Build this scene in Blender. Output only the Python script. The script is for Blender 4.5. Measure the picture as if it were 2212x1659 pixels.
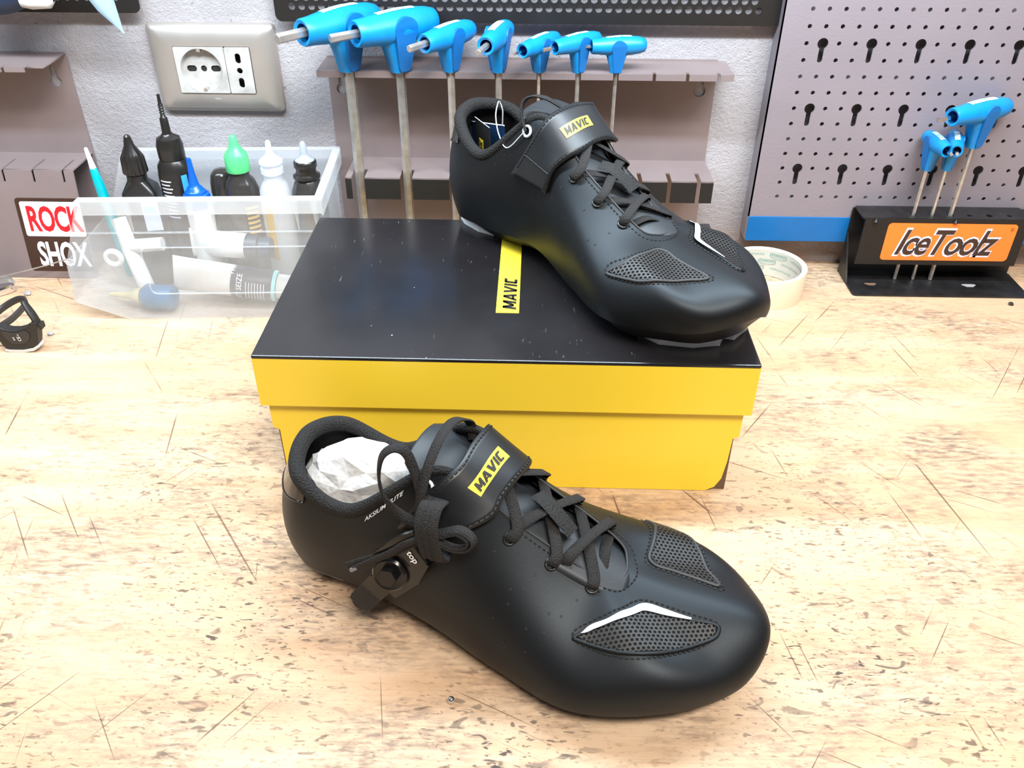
import bpy, bmesh, math, random
import numpy as np
from mathutils import Vector, Matrix
from mathutils.geometry import tessellate_polygon

random.seed(7)
for _o in list(bpy.data.objects):
    bpy.data.objects.remove(_o, do_unlink=True)
scene = bpy.context.scene
COL = scene.collection

# ------------------------------------------------------------------ camera
FPX, PITCH, YAW, ROLL, CAMH = 1862.988, 0.6176, -0.0186, 0.0054, 0.4284
cam_data = bpy.data.cameras.new('camera')
cam_data.sensor_fit = 'HORIZONTAL'
cam_data.sensor_width = 36.0
cam_data.lens = 36.0 * FPX / 2212.0
cam_data.clip_start = 0.01
cam = bpy.data.objects.new('camera', cam_data)
COL.objects.link(cam)
_f = Vector((math.sin(YAW) * math.cos(PITCH), math.cos(YAW) * math.cos(PITCH), -math.sin(PITCH)))
_r0 = Vector((math.cos(YAW), -math.sin(YAW), 0))
_u0 = _r0.cross(_f)
_r = math.cos(ROLL) * _r0 + math.sin(ROLL) * _u0
_u = -math.sin(ROLL) * _r0 + math.cos(ROLL) * _u0
cam.matrix_world = Matrix(((_r.x, _u.x, -_f.x, 0), (_r.y, _u.y, -_f.y, 0), (_r.z, _u.z, -_f.z, CAMH), (0, 0, 0, 1)))
scene.camera = cam
scene.cycles.transparent_max_bounces = 48

# ------------------------------------------------------------------ world, lights, exposure
world = bpy.data.worlds.new('workshop_air')
scene.world = world
world.use_nodes = True
_bg = world.node_tree.nodes['Background']
_bg.inputs['Color'].default_value = (0.97, 0.96, 0.97, 1)
_bg.inputs['Strength'].default_value = 0.13

def area_light(name, loc, target, sx, sy, power, color):
    d = bpy.data.lights.new(name, 'AREA')
    d.shape = 'RECTANGLE'
    d.size = sx
    d.size_y = sy
    d.energy = power
    d.color = color
    o = bpy.data.objects.new(name, d)
    COL.objects.link(o)
    o.location = loc
    o.rotation_euler = (Vector(target) - Vector(loc)).to_track_quat('-Z', 'Y').to_euler()
    return o

area_light('strip_lamp', (-0.10, 0.585, 0.53), (-0.10, 0.585, 0.0), 1.2, 0.03, 9.0, (0.74, 0.89, 1.0))
area_light('ceiling_lamp', (0.45, -0.48, 1.8), (0.1, 0.35, 0.0), 1.2, 0.30, 43.0, (1.0, 0.935, 0.855))

scene.view_settings.view_transform = 'Standard'
scene.view_settings.look = 'None'
scene.view_settings.gamma = 1.0
scene.view_settings.exposure = 0.45
scene.view_settings.use_curve_mapping = False

# ------------------------------------------------------------------ materials
def lin(r, g, b):
    def c(x):
        x /= 255.0
        return x / 12.92 if x <= 0.04045 else ((x + 0.055) / 1.055) ** 2.4
    return (c(r), c(g), c(b), 1.0)

def mix_rgb(nt, fac, a, b, blend='MIX'):
    n = nt.nodes.new('ShaderNodeMix')
    n.data_type = 'RGBA'
    n.blend_type = blend
    for sock, val in ((n.inputs[0], fac), (n.inputs[6], a), (n.inputs[7], b)):
        if isinstance(val, bpy.types.NodeSocket):
            nt.links.new(val, sock)
        else:
            sock.default_value = val
    return n.outputs[2]

def ramp(nt, src, p0, p1, c0=(0, 0, 0, 1), c1=(1, 1, 1, 1)):
    n = nt.nodes.new('ShaderNodeValToRGB')
    n.color_ramp.elements[0].position = p0
    n.color_ramp.elements[1].position = p1
    n.color_ramp.elements[0].color = c0
    n.color_ramp.elements[1].color = c1
    nt.links.new(src, n.inputs[0])
    return n.outputs[0]

def coords(nt, scale=(1, 1, 1), kind='Object', rot=(0, 0, 0)):
    tc = nt.nodes.new('ShaderNodeTexCoord')
    src = tc.outputs[kind]
    if any(rot):
        m0 = nt.nodes.new('ShaderNodeMapping')
        m0.inputs['Rotation'].default_value = rot
        nt.links.new(src, m0.inputs['Vector'])
        src = m0.outputs['Vector']
    mp = nt.nodes.new('ShaderNodeMapping')
    mp.inputs['Scale'].default_value = scale
    nt.links.new(src, mp.inputs['Vector'])
    return mp.outputs['Vector']

def noise(nt, vec, scale, detail=3.0, rough=0.55, dist=0.0):
    n = nt.nodes.new('ShaderNodeTexNoise')
    n.inputs['Scale'].default_value = scale
    n.inputs['Detail'].default_value = detail
    n.inputs['Roughness'].default_value = rough
    n.inputs['Distortion'].default_value = dist
    nt.links.new(vec, n.inputs['Vector'])
    return n.outputs['Fac']

def add_bump(nt, bsdf, height, strength, dist=0.001):
    b = nt.nodes.new('ShaderNodeBump')
    b.inputs['Strength'].default_value = strength
    b.inputs['Distance'].default_value = dist
    nt.links.new(height, b.inputs['Height'])
    nt.links.new(b.outputs['Normal'], bsdf.inputs['Normal'])

def mat(name, col, rough=0.5, metal=0.0, var=0.10, vscale=40.0, bump=0.0, bscale=300.0, spec=0.5, coat=0.0,
        bdist=0.001, alpha=None, bvec=(1, 1, 1), trans=0.0):
    m = bpy.data.materials.new(name)
    m.use_nodes = True
    nt = m.node_tree
    p = nt.nodes['Principled BSDF']
    vec = coords(nt)
    nz = noise(nt, vec, vscale, 3)
    dark = tuple(c * (1 - var) for c in col[:3]) + (1,)
    lite = tuple(min(1, c * (1 + var)) for c in col[:3]) + (1,)
    nt.links.new(mix_rgb(nt, ramp(nt, nz, 0.3, 0.7), dark, lite), p.inputs['Base Color'])
    p.inputs['Roughness'].default_value = rough
    p.inputs['Metallic'].default_value = metal
    p.inputs['Specular IOR Level'].default_value = spec
    p.inputs['Coat Weight'].default_value = coat
    p.inputs['Transmission Weight'].default_value = trans
    if alpha is not None:
        p.inputs['Alpha'].default_value = alpha
    if bump:
        bz = noise(nt, coords(nt, bvec), bscale, 2)
        add_bump(nt, p, bz, bump, bdist)
    return m

M = {}
M['leather'] = mat('black_leather', (0.0052, 0.0054, 0.0062, 1), 0.48, var=0.15, vscale=18, bump=0.08, bscale=900, bdist=0.0004, spec=0.34)
for _k in ('leather',):
    M[_k].node_tree.nodes['Principled BSDF'].inputs['Specular Tint'].default_value = (0.82, 0.92, 1.0, 1)
M['leather_edge'] = mat('leather_edge', (0.022, 0.022, 0.024, 1), 0.55)
M['strapleather'] = mat('strap_leather', (0.0075, 0.0085, 0.0105, 1), 0.42, var=0.1, bump=0.06, bscale=900, bdist=0.0004)
M['tongue'] = mat('tongue_leather', (0.014, 0.017, 0.021, 1), 0.5, var=0.1, bump=0.06, bscale=700, bdist=0.0004)
M['blackfabric'] = mat('black_lining', (0.012, 0.011, 0.011, 1), 0.9, var=0.2, bump=0.3, bscale=700, spec=0.2)
M['sole'] = mat('black_sole', (0.012, 0.011, 0.011, 1), 0.5)
M['whitepad'] = mat('pad_white', (0.85, 0.85, 0.87, 1), 0.4)
M['thread'] = mat('black_thread', (0.006, 0.006, 0.006, 1), 0.7)
M['silver'] = mat('reflective_silver', (0.80, 0.86, 0.92, 1), 0.35, metal=0.1, var=0.05)
M['yellow'] = mat('logo_yellow', (0.90, 0.70, 0.05, 1), 0.4, var=0.04)
M['ink'] = mat('black_print', (0.012, 0.011, 0.010, 1), 0.5)
M['whiteink'] = mat('white_print', (0.75, 0.77, 0.80, 1), 0.5, var=0.04)
M['plasticblack'] = mat('gloss_black_plastic', (0.006, 0.0055, 0.0055, 1), 0.22, spec=0.45, var=0.1)
M['rubberblack'] = mat('matte_black_plastic', (0.016, 0.014, 0.013, 1), 0.5)
M['patent'] = mat('patent_black', (0.014, 0.012, 0.011, 1), 0.12, spec=0.6)
M['ring'] = mat('white_ring', (0.75, 0.80, 0.86, 1), 0.35, var=0.03)
M['blackring'] = mat('black_eyelet', (0.010, 0.010, 0.010, 1), 0.3)

def knit(name, col, scale, strength, rough=0.75):
    m = bpy.data.materials.new(name)
    m.use_nodes = True
    nt = m.node_tree
    p = nt.nodes['Principled BSDF']
    vo = nt.nodes.new('ShaderNodeTexVoronoi')
    vo.inputs['Scale'].default_value = scale
    nt.links.new(coords(nt, (1, 1, 1)), vo.inputs['Vector'])
    f = ramp(nt, vo.outputs['Distance'], 0.1, 0.8)
    nt.links.new(mix_rgb(nt, f, tuple(c * 1.4 for c in col[:3]) + (1,), tuple(c * 0.5 for c in col[:3]) + (1,)), p.inputs['Base Color'])
    p.inputs['Roughness'].default_value = rough
    p.inputs['Specular IOR Level'].default_value = 0.35
    inv = nt.nodes.new('ShaderNodeMath')
    inv.operation = 'SUBTRACT'
    inv.inputs[0].default_value = 1.0
    nt.links.new(vo.outputs['Distance'], inv.inputs[1])
    add_bump(nt, p, inv.outputs[0], strength, 0.0012)
    return m

M['knit'] = knit('black_knit', (0.011, 0.010, 0.010, 1), 1000, 0.7)
M['lace'] = knit('black_lace_weave', (0.014, 0.012, 0.0115, 1), 1300, 0.5)
M['webbing'] = knit('black_webbing', (0.014, 0.013, 0.013, 1), 1000, 0.5)

# ---- wooden bench top
def wood_mat():
    m = bpy.data.materials.new('worn_beech_bench')
    m.use_nodes = True
    nt = m.node_tree
    p = nt.nodes['Principled BSDF']
    def mul(a, b_):
        n = nt.nodes.new('ShaderNodeMath'); n.operation = 'MULTIPLY'
        for k, q in enumerate((a, b_)):
            if isinstance(q, (int, float)): n.inputs[k].default_value = q
            else: nt.links.new(q, n.inputs[k])
        return n.outputs[0]
    base = noise(nt, coords(nt, (1.2, 9, 9)), 3.0, 4, 0.6, 0.6)
    c = mix_rgb(nt, ramp(nt, base, 0.30, 0.72), lin(189, 154, 121), lin(205, 180, 152))
    fine = noise(nt, coords(nt, (16, 330, 330)), 2.0, 3, 0.6)
    c = mix_rgb(nt, mul(ramp(nt, fine, 0.50, 0.70), 0.30), c, lin(160, 118, 84))
    blot = noise(nt, coords(nt, (5, 8, 8)), 2.2, 4, 0.6, 0.4)
    c = mix_rgb(nt, mul(ramp(nt, blot, 0.52, 0.76), 0.5), c, lin(190, 144, 104))
    # grey grime rubbed into the grain, in broad patches
    gr = noise(nt, coords(nt, (5, 8, 8)), 1.9, 5, 0.62, 0.6)
    gr2 = noise(nt, coords(nt, (55, 200, 200)), 1.5, 4, 0.65)
    zone = ramp(nt, gr, 0.43, 0.64)
    c = mix_rgb(nt, mul(mul(zone, ramp(nt, gr2, 0.40, 0.62)), 0.8), c, lin(96, 80, 74))
    # dark nicks and dents lying along the grain, denser where the grime is
    dens = noise(nt, coords(nt, (7, 7, 7)), 1.0, 2)
    tcw = nt.nodes.new('ShaderNodeTexCoord'); spw = nt.nodes.new('ShaderNodeSeparateXYZ')
    nt.links.new(tcw.outputs['Object'], spw.inputs[0])
    wear = nt.nodes.new('ShaderNodeMapRange')          # the front of the bench is the worn working edge
    for k_, v_ in (('From Min', 0.62), ('From Max', 0.30), ('To Min', 0.35), ('To Max', 1.0)):
        wear.inputs[k_].default_value = v_
    nt.links.new(spw.outputs['Y'], wear.inputs['Value'])
    for sc, lo, hi, colr, amt, dist in (((105, 250, 1), 0.630, 0.675, lin(44, 32, 28), 0.92, 0.5),
                                        ((52, 105, 1), 0.648, 0.695, lin(50, 42, 42), 0.85, 0.8),
                                        ((190, 520, 1), 0.615, 0.670, lin(86, 60, 44), 0.8, 0.3),
                                        ((26, 60, 1), 0.668, 0.715, lin(60, 52, 54), 0.75, 1.2)):
        nk = noise(nt, coords(nt, sc, rot=(0, 0, 0.05)), 1.0, 2.0, 0.5, dist)
        c = mix_rgb(nt, mul(mul(mul(ramp(nt, nk, lo, hi), ramp(nt, dens, 0.34, 0.60)), amt), wear.outputs[0]), c, colr)
    # long thin scratches in several directions
    for ang, sc, lo in ((0.95, (5, 380, 1), 0.745), (2.2, (6, 400, 1), 0.742), (1.4, (6, 380, 1), 0.748), (0.45, (5, 420, 1), 0.75)):
        s = noise(nt, coords(nt, sc, rot=(0, 0, ang)), 1.0, 0.5, 0.3, 0.15)
        s2 = noise(nt, coords(nt, (9, 9, 1), rot=(0, 0, ang + 1)), 1.0, 1.0)
        c = mix_rgb(nt, mul(mul(ramp(nt, s, lo, lo + 0.02), ramp(nt, s2, 0.50, 0.56)), 0.75), c, lin(84, 56, 42))
    nt.links.new(c, p.inputs['Base Color'])
    p.inputs['Roughness'].default_value = 0.55
    p.inputs['Specular IOR Level'].default_value = 0.30
    add_bump(nt, p, fine, 0.12, 0.0006)
    return m

def plaster_mat():
    m = bpy.data.materials.new('rough_white_plaster')
    m.use_nodes = True
    nt = m.node_tree
    p = nt.nodes['Principled BSDF']
    big = noise(nt, coords(nt), 9, 4)
    c = mix_rgb(nt, ramp(nt, big, 0.3, 0.7), lin(145, 140, 143), lin(169, 165, 169))
    sp = noise(nt, coords(nt), 160, 2)
    c = mix_rgb(nt, ramp(nt, sp, 0.70, 0.74, c1=(0.6, 0.6, 0.6, 1)), c, lin(120, 104, 92))
    # patchy brown tone, strongest at bench height and fading out upwards
    tc = nt.nodes.new('ShaderNodeTexCoord'); sep = nt.nodes.new('ShaderNodeSeparateXYZ')
    nt.links.new(tc.outputs['Object'], sep.inputs[0])
    mr = nt.nodes.new('ShaderNodeMapRange')
    mr.inputs['From Min'].default_value = 0.0; mr.inputs['From Max'].default_value = 0.05
    mr.inputs['To Min'].default_value = 1.0; mr.inputs['To Max'].default_value = 0.0
    nt.links.new(sep.outputs['Z'], mr.inputs['Value'])
    gm = nt.nodes.new('ShaderNodeMath'); gm.operation = 'MULTIPLY'
    nt.links.new(mr.outputs[0], gm.inputs[0]); nt.links.new(ramp(nt, noise(nt, coords(nt, (1, 1, 3)), 22, 4), 0.3, 0.6, c1=(0.75, 0.75, 0.75, 1)), gm.inputs[1])
    c = mix_rgb(nt, gm.outputs[0], c, lin(150, 112, 84))
    nt.links.new(c, p.inputs['Base Color'])
    p.inputs['Roughness'].default_value = 0.8
    h1 = noise(nt, coords(nt), 620, 3, 0.6)
    h2 = noise(nt, coords(nt), 230, 2, 0.5)
    hs = nt.nodes.new('ShaderNodeMath'); hs.operation = 'ADD'
    nt.links.new(h1, hs.inputs[0]); nt.links.new(h2, hs.inputs[1])
    add_bump(nt, p, hs.outputs[0], 0.6, 0.0016)
    return m

M['wood'] = wood_mat()
M['plaster'] = plaster_mat()
M['greysheet'] = mat('grey_sheet_metal', lin(136, 122, 122), 0.42, metal=0.25, var=0.06, vscale=14, bump=0.05, bscale=250)
M['pegsheet'] = mat('grey_hammered_sheet', lin(133, 124, 131), 0.5, metal=0.1, var=0.05, vscale=10, bump=0.22, bscale=420)
M['blacksheet'] = mat('black_sheet_metal', (0.0065, 0.0050, 0.0045, 1), 0.5, var=0.2, bump=0.05, bscale=600)
M['wornblack'] = mat('worn_black_metal', (0.011, 0.010, 0.0105, 1), 0.42, var=0.6, vscale=45, bump=0.1, bscale=300)
M['bluestrip'] = mat('blue_painted_strip', lin(0, 96, 160), 0.35, var=0.05)
M['tapeblack'] = mat('black_tape', (0.006, 0.005, 0.0045, 1), 0.6, var=0.2)
M['bluehandle'] = mat('blue_rubber_handle', lin(0, 130, 198), 0.42, var=0.10, vscale=60, bump=0.08, bscale=900, bdist=0.0005)
M['bluepad'] = mat('blue_pad', lin(0, 104, 176), 0.5, var=0.08, vscale=60)
M['steel'] = mat('brushed_steel', (0.62, 0.59, 0.56, 1), 0.38, metal=0.85, var=0.15, vscale=120)
M['chrome'] = mat('chrome', (0.72, 0.74, 0.78, 1), 0.14, metal=1.0, var=0.05)
M['silverframe'] = mat('silver_plastic', (0.42, 0.385, 0.36, 1), 0.36, metal=0.55, var=0.04)
M['socketwhite'] = mat('socket_white', (0.44, 0.425, 0.41, 1), 0.4, var=0.22, vscale=70)
M['darkhole'] = mat('dark_hole', (0.012, 0.010, 0.010, 1), 0.8)
M['boxyellow'] = mat('yellow_card', lin(253, 218, 62), 0.32, var=0.03, vscale=6)
M['boxcard'] = mat('brown_card_edge', lin(104, 80, 62), 0.8)
def black_card():
    m = bpy.data.materials.new('black_gloss_card')
    m.use_nodes = True
    nt = m.node_tree
    p = nt.nodes['Principled BSDF']
    base = mix_rgb(nt, ramp(nt, noise(nt, coords(nt), 10, 4), 0.35, 0.7), (0.010, 0.009, 0.010, 1), (0.017, 0.016, 0.018, 1))
    sc = noise(nt, coords(nt, (300, 60, 1)), 1.0, 3, 0.6, 0.2)
    sc2 = noise(nt, coords(nt, (7, 5, 1)), 1.0, 2)
    mm = nt.nodes.new('ShaderNodeMath'); mm.operation = 'MULTIPLY'
    nt.links.new(ramp(nt, sc, 0.66, 0.74), mm.inputs[0]); nt.links.new(ramp(nt, sc2, 0.5, 0.62, c1=(0.22, 0.22, 0.22, 1)), mm.inputs[1])
    base = mix_rgb(nt, mm.outputs[0], base, (0.5, 0.5, 0.52, 1))
    sp = noise(nt, coords(nt, (160, 160, 1)), 1.0, 1)
    base = mix_rgb(nt, ramp(nt, sp, 0.80, 0.82, c1=(0.5, 0.5, 0.5, 1)), base, (0.6, 0.6, 0.6, 1))
    nt.links.new(base, p.inputs['Base Color'])
    p.inputs['Roughness'].default_value = 0.20
    return m
M['boxblack'] = black_card()
M['paper'] = mat('white_tissue_paper', (0.52, 0.51, 0.495, 1), 0.8, var=0.06, vscale=90, bump=0.5, bscale=110, bdist=0.004)
M['tape'] = mat('cream_masking_tape', lin(222, 208, 184), 0.55, var=0.03)
M['tapecore'] = mat('card_core', lin(192, 190, 180), 0.6, var=0.04)
M['greenprint'] = mat('faded_green_print', lin(120, 158, 150), 0.6, var=0.05)
M['orange'] = mat('orange_sticker', lin(248, 122, 44), 0.4, var=0.04)
M['palegrey'] = mat('pale_grey_print', lin(206, 208, 224), 0.45, var=0.03)
M['brownblack'] = mat('dark_brown_print', lin(58, 36, 28), 0.45)
M['red'] = mat('red_print', lin(214, 22, 34), 0.45, var=0.04)
M['stickerwhite'] = mat('white_sticker', lin(226, 226, 236), 0.42, var=0.03)
M['bottleblack'] = mat('black_bottle_plastic', (0.014, 0.012, 0.011, 1), 0.28, var=0.15)
M['bottledark'] = mat('smoky_bottle_plastic', (0.030, 0.026, 0.024, 1), 0.2, var=0.2)
M['capgreen'] = mat('green_cap', lin(84, 196, 122), 0.3, var=0.04)
M['capblue'] = mat('blue_cap', lin(0, 82, 190), 0.3, var=0.04)
M['teal'] = mat('teal_pen', lin(0, 158, 172), 0.2, var=0.15, vscale=60)
M['whiteplastic'] = mat('white_plastic', (0.66, 0.655, 0.65, 1), 0.35, var=0.03)
M['palecyan'] = mat('pale_cyan_plastic', lin(150, 214, 226), 0.35, var=0.05)
M['navy'] = mat('dark_navy_label', lin(48, 52, 66), 0.4)
M['labelblue'] = mat('light_blue_label', lin(70, 178, 220), 0.4)
M['labelpale'] = mat('pale_label', lin(190, 200, 214), 0.45)
M['goldprint'] = mat('gold_print', lin(190, 150, 60), 0.4)
M['amber'] = mat('amber_nozzle', lin(200, 190, 150), 0.4)
M['greyplastic'] = mat('dark_grey_plastic', (0.03, 0.027, 0.026, 1), 0.45)
M['cardblue'] = mat('tag_blue', lin(14, 40, 70), 0.4)
M['cardedge'] = mat('tag_edge', lin(200, 214, 230), 0.5)
M['crumb'] = mat('grey_crumb', lin(150, 146, 146), 0.6)

def clear_plastic(name, tint, see, milky, rough=0.12):
    """see-through plastic: transparent + diffuse haze + gloss"""
    m = bpy.data.materials.new(name)
    m.use_nodes = True
    nt = m.node_tree
    nt.nodes.remove(nt.nodes['Principled BSDF'])
    out = nt.nodes['Material Output']
    tr = nt.nodes.new('ShaderNodeBsdfTransparent'); tr.inputs['Color'].default_value = tint
    df = nt.nodes.new('ShaderNodeBsdfDiffuse'); df.inputs['Color'].default_value = milky
    tl = nt.nodes.new('ShaderNodeBsdfTranslucent'); tl.inputs['Color'].default_value = milky
    gl = nt.nodes.new('ShaderNodeBsdfGlossy'); gl.inputs['Roughness'].default_value = rough
    a = nt.nodes.new('ShaderNodeMixShader'); a.inputs[0].default_value = 0.5
    nt.links.new(df.outputs[0], a.inputs[1]); nt.links.new(tl.outputs[0], a.inputs[2])
    b = nt.nodes.new('ShaderNodeMixShader')
    nz = ramp(nt, noise(nt, coords(nt), 25, 3), 0.3, 0.75, c0=(min(0.98, see + 0.04),) * 3 + (1,), c1=(see - 0.05,) * 3 + (1,))
    nt.links.new(nz, b.inputs[0])
    nt.links.new(a.outputs[0], b.inputs[1]); nt.links.new(tr.outputs[0], b.inputs[2])
    c = nt.nodes.new('ShaderNodeMixShader'); c.inputs[0].default_value = 0.045
    nt.links.new(b.outputs[0], c.inputs[1]); nt.links.new(gl.outputs[0], c.inputs[2])
    nt.links.new(c.outputs[0], out.inputs['Surface'])
    return m
M['bin'] = clear_plastic('frosted_clear_plastic', (0.99, 0.995, 1.0, 1), 0.79, (0.90, 0.94, 0.98, 1))
M['binrim'] = clear_plastic('frosted_rim_plastic', (0.98, 0.99, 1.0, 1), 0.66, (0.93, 0.95, 0.97, 1))
M['clearbottle'] = clear_plastic('milky_bottle_plastic', (0.96, 0.97, 1.0, 1), 0.35, (0.88, 0.90, 0.94, 1))
M['nozzle'] = clear_plastic('pale_blue_nozzle_plastic', (0.75, 0.9, 1.0, 1), 0.28, (0.66, 0.84, 0.95, 1))

# ------------------------------------------------------------------ object helpers
def tag(o, label=None, cat=None, group=None, kind=None):
    if label: o['label'] = label
    if cat: o['category'] = cat
    if group: o['group'] = group
    if kind: o['kind'] = kind
    return o

def empty(name, loc=(0, 0, 0), rz=0.0, label=None, cat=None, group=None):
    o = bpy.data.objects.new(name, None)
    o.empty_display_size = 0.02
    COL.objects.link(o)
    o.location = loc
    o.rotation_euler = (0, 0, rz)
    return tag(o, label, cat, group)

def link_mesh(name, me, material, parent=None, smooth=False, angle=None):
    o = bpy.data.objects.new(name, me)
    COL.objects.link(o)
    me.materials.clear()
    me.materials.append(material)
    if parent is not None:
        o.parent = parent
    if smooth:
        me.polygons.foreach_set('use_smooth', [True] * len(me.polygons))
        if angle is not None:
            me.set_sharp_from_angle(angle=math.radians(angle))
    me.update()
    return o

def mk(name, verts, faces, material, parent=None, smooth=False, angle=None):
    me = bpy.data.meshes.new(name)
    me.from_pydata([tuple(float(c) for c in v) for v in verts], [], [tuple(int(i) for i in f) for f in faces])
    me.validate()
    return link_mesh(name, me, material, parent, smooth, angle)

class MB:
    """collects shapes for one mesh"""
    def __init__(self):
        self.v = []; self.f = []
    def add(self, verts, faces):
        n = len(self.v)
        self.v += [tuple(float(c) for c in q) for q in verts]
        self.f += [tuple(int(i) + n for i in f) for f in faces]
        return self
    def box(self, a, b):
        x0, y0, z0 = a; x1, y1, z1 = b
        return self.add([(x0, y0, z0), (x1, y0, z0), (x1, y1, z0), (x0, y1, z0), (x0, y0, z1), (x1, y0, z1), (x1, y1, z1), (x0, y1, z1)],
                        [(0, 3, 2, 1), (4, 5, 6, 7), (0, 1, 5, 4), (1, 2, 6, 5), (2, 3, 7, 6), (3, 0, 4, 7)])
    def rings(self, rings, cap=True, closed=True):
        n = len(rings[0]); v = [p for r in rings for p in r]; f = []
        m = n if closed else n - 1
        for i in range(len(rings) - 1):
            for j in range(m):
                k = (j + 1) % n
                f.append((i * n + j, i * n + k, (i + 1) * n + k, (i + 1) * n + j))
        if cap:
            f.append(tuple(range(n - 1, -1, -1)))
            f.append(tuple((len(rings) - 1) * n + j for j in range(n)))
        return self.add(v, f)
    def lathe(self, prof, n=32, axis='z', at=(0, 0, 0), cap=True):
        rr = []
        for r, h in prof:
            ring = []
            for j in range(n):
                a = 2 * math.pi * j / n
                c, s = r * math.cos(a), r * math.sin(a)
                p = (c, s, h) if axis == 'z' else ((h, c, s) if axis == 'x' else (s, h, c))
                ring.append((p[0] + at[0], p[1] + at[1], p[2] + at[2]))
            rr.append(ring)
        return self.rings(rr, cap)
    def tube(self, path, rad, n=10, closed=False, cap=True):
        P = [Vector(p) for p in path]; m = len(P); rr = []
        up = None
        for i in range(m):
            if closed:
                t = (P[(i + 1) % m] - P[i - 1])
            else:
                t = P[min(i + 1, m - 1)] - P[max(i - 1, 0)]
            t = t.normalized() if t.length > 1e-9 else Vector((0, 0, 1))
            if up is None:
                up = Vector((0, 0, 1)) if abs(t.z) < 0.9 else Vector((1, 0, 0))
            s = t.cross(up)
            s = s.normalized() if s.length > 1e-6 else Vector((1, 0, 0))
            up = s.cross(t).normalized()
            r = float(rad[i] if hasattr(rad, '__len__') else rad)
            rr.append([P[i] + r * (math.cos(2 * math.pi * j / n) * s + math.sin(2 * math.pi * j / n) * up) for j in range(n)])
        if closed:
            rr.append(rr[0])
            return self.rings(rr, False)
        return self.rings(rr, cap)
    def ribbon(self, path, normals, width, thick, closed=False):
        """flat band: path points, surface normals"""
        P = [Vector(p) for p in path]; N = [Vector(q).normalized() for q in normals]; m = len(P); rr = []
        for i in range(m):
            t = (P[(i + 1) % m] - P[i - 1]) if closed else P[min(i + 1, m - 1)] - P[max(i - 1, 0)]
            t = t.normalized()
            n = (N[i] - t * N[i].dot(t)).normalized()
            s = t.cross(n)
            w = float(width[i] if hasattr(width, '__len__') else width) / 2
            h = thick / 2
            rr.append([P[i] - s * w, P[i] - s * w * 0.8 + n * h, P[i] + s * w * 0.8 + n * h, P[i] + s * w, P[i] + s * w * 0.8 - n * h, P[i] - s * w * 0.8 - n * h])
        if closed:
            rr.append(rr[0])
        return self.rings(rr, not closed)
    def poly(self, outer, y0, y1):
        """prism: outer = [(x,z)], between y0 and y1 (front is the smaller y)"""
        n = len(outer)
        tris = tessellate_polygon([[Vector((x, z, 0)) for x, z in outer]])
        v = [(x, y0, z) for x, z in outer] + [(x, y1, z) for x, z in outer]
        f = [t for t in tris] + [tuple(i + n for i in reversed(t)) for t in tris]
        for i in range(n):
            k = (i + 1) % n
            f.append((i, k, n + k, n + i))
        return self.add(v, f)
    def build(self, name, material, parent=None, smooth=False, angle=None, fix=True):
        me = bpy.data.meshes.new(name)
        me.from_pydata(self.v, [], self.f)
        me.validate()
        if fix:
            bm = bmesh.new(); bm.from_mesh(me)
            bmesh.ops.recalc_face_normals(bm, faces=bm.faces)
            bm.to_mesh(me); bm.free()
        return link_mesh(name, me, material, parent, smooth, angle)

def bevel(o, w, seg=2, angle=40):
    b = o.modifiers.new('bevel', 'BEVEL')
    b.width = w; b.segments = seg; b.limit_method = 'ANGLE'; b.angle_limit = math.radians(angle)
    return o

def spline(pts, n, closed=False):
    """catmull-rom through pts, n samples"""
    P = np.array(pts, float); m = len(P)
    if closed:
        u = np.linspace(0, m, n, endpoint=False)
        g = lambda i: P[i % m]
    else:
        u = np.linspace(0, m - 1, n)
        E = np.vstack([2 * P[0] - P[1], P, 2 * P[-1] - P[-2]])
        g = lambda i: E[np.clip(i + 1, 0, m + 1)]
    i = np.minimum(np.floor(u).astype(int), m - 1 if closed else m - 2)
    t = (u - i)[:, None]
    a, b, c, d = g(i - 1), g(i), g(i + 1), g(i + 2)
    return 0.5 * (2 * b + (c - a) * t + (2 * a - 5 * b + 4 * c - d) * t ** 2 + (3 * b - a - 3 * c + d) * t ** 3)

def circle(cx, cy, r, n=14):
    return [(cx + r * math.cos(2 * math.pi * k / n), cy + r * math.sin(2 * math.pi * k / n)) for k in range(n)]

def rrect(x0, y0, x1, y1, r, n=5):
    pts = []
    for cx, cy, a0 in ((x1 - r, y1 - r, 0), (x0 + r, y1 - r, 90), (x0 + r, y0 + r, 180), (x1 - r, y0 + r, 270)):
        for k in range(n + 1):
            a = math.radians(a0 + 90 * k / n)
            pts.append((cx + r * math.cos(a), cy + r * math.sin(a)))
    return pts

def curve_mesh(cu):
    o = bpy.data.objects.new('tmp', cu)
    COL.objects.link(o)
    dg = bpy.context.evaluated_depsgraph_get()
    me = bpy.data.meshes.new_from_object(o.evaluated_get(dg))
    bpy.data.objects.remove(o, do_unlink=True)
    return me

WALLM = Matrix(((1, 0, 0, 0), (0, 0, -1, 0), (0, 1, 0, 0), (0, 0, 0, 1)))    # plate (x,y) -> wall (x,z), facing -y

def plate(name, outer, holes, th, material, parent=None, Mx=WALLM, off=0.0):
    """flat sheet with real holes; its mid plane at local depth `off` in front of the plate origin"""
    cu = bpy.data.curves.new(name, 'CURVE')
    cu.dimensions = '2D'
    cu.fill_mode = 'BOTH'
    cu.extrude = th / 2
    for loop in [outer] + list(holes):
        s = cu.splines.new('POLY')
        s.points.add(len(loop) - 1)
        for k, (x, y) in enumerate(loop):
            s.points[k].co = (x, y, 0, 1)
        s.use_cyclic_u = True
    me = curve_mesh(cu)
    bpy.data.curves.remove(cu)
    me.transform(Mx @ Matrix.Translation((0, 0, off)))
    me.name = name
    return link_mesh(name, me, material, parent)

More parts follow.
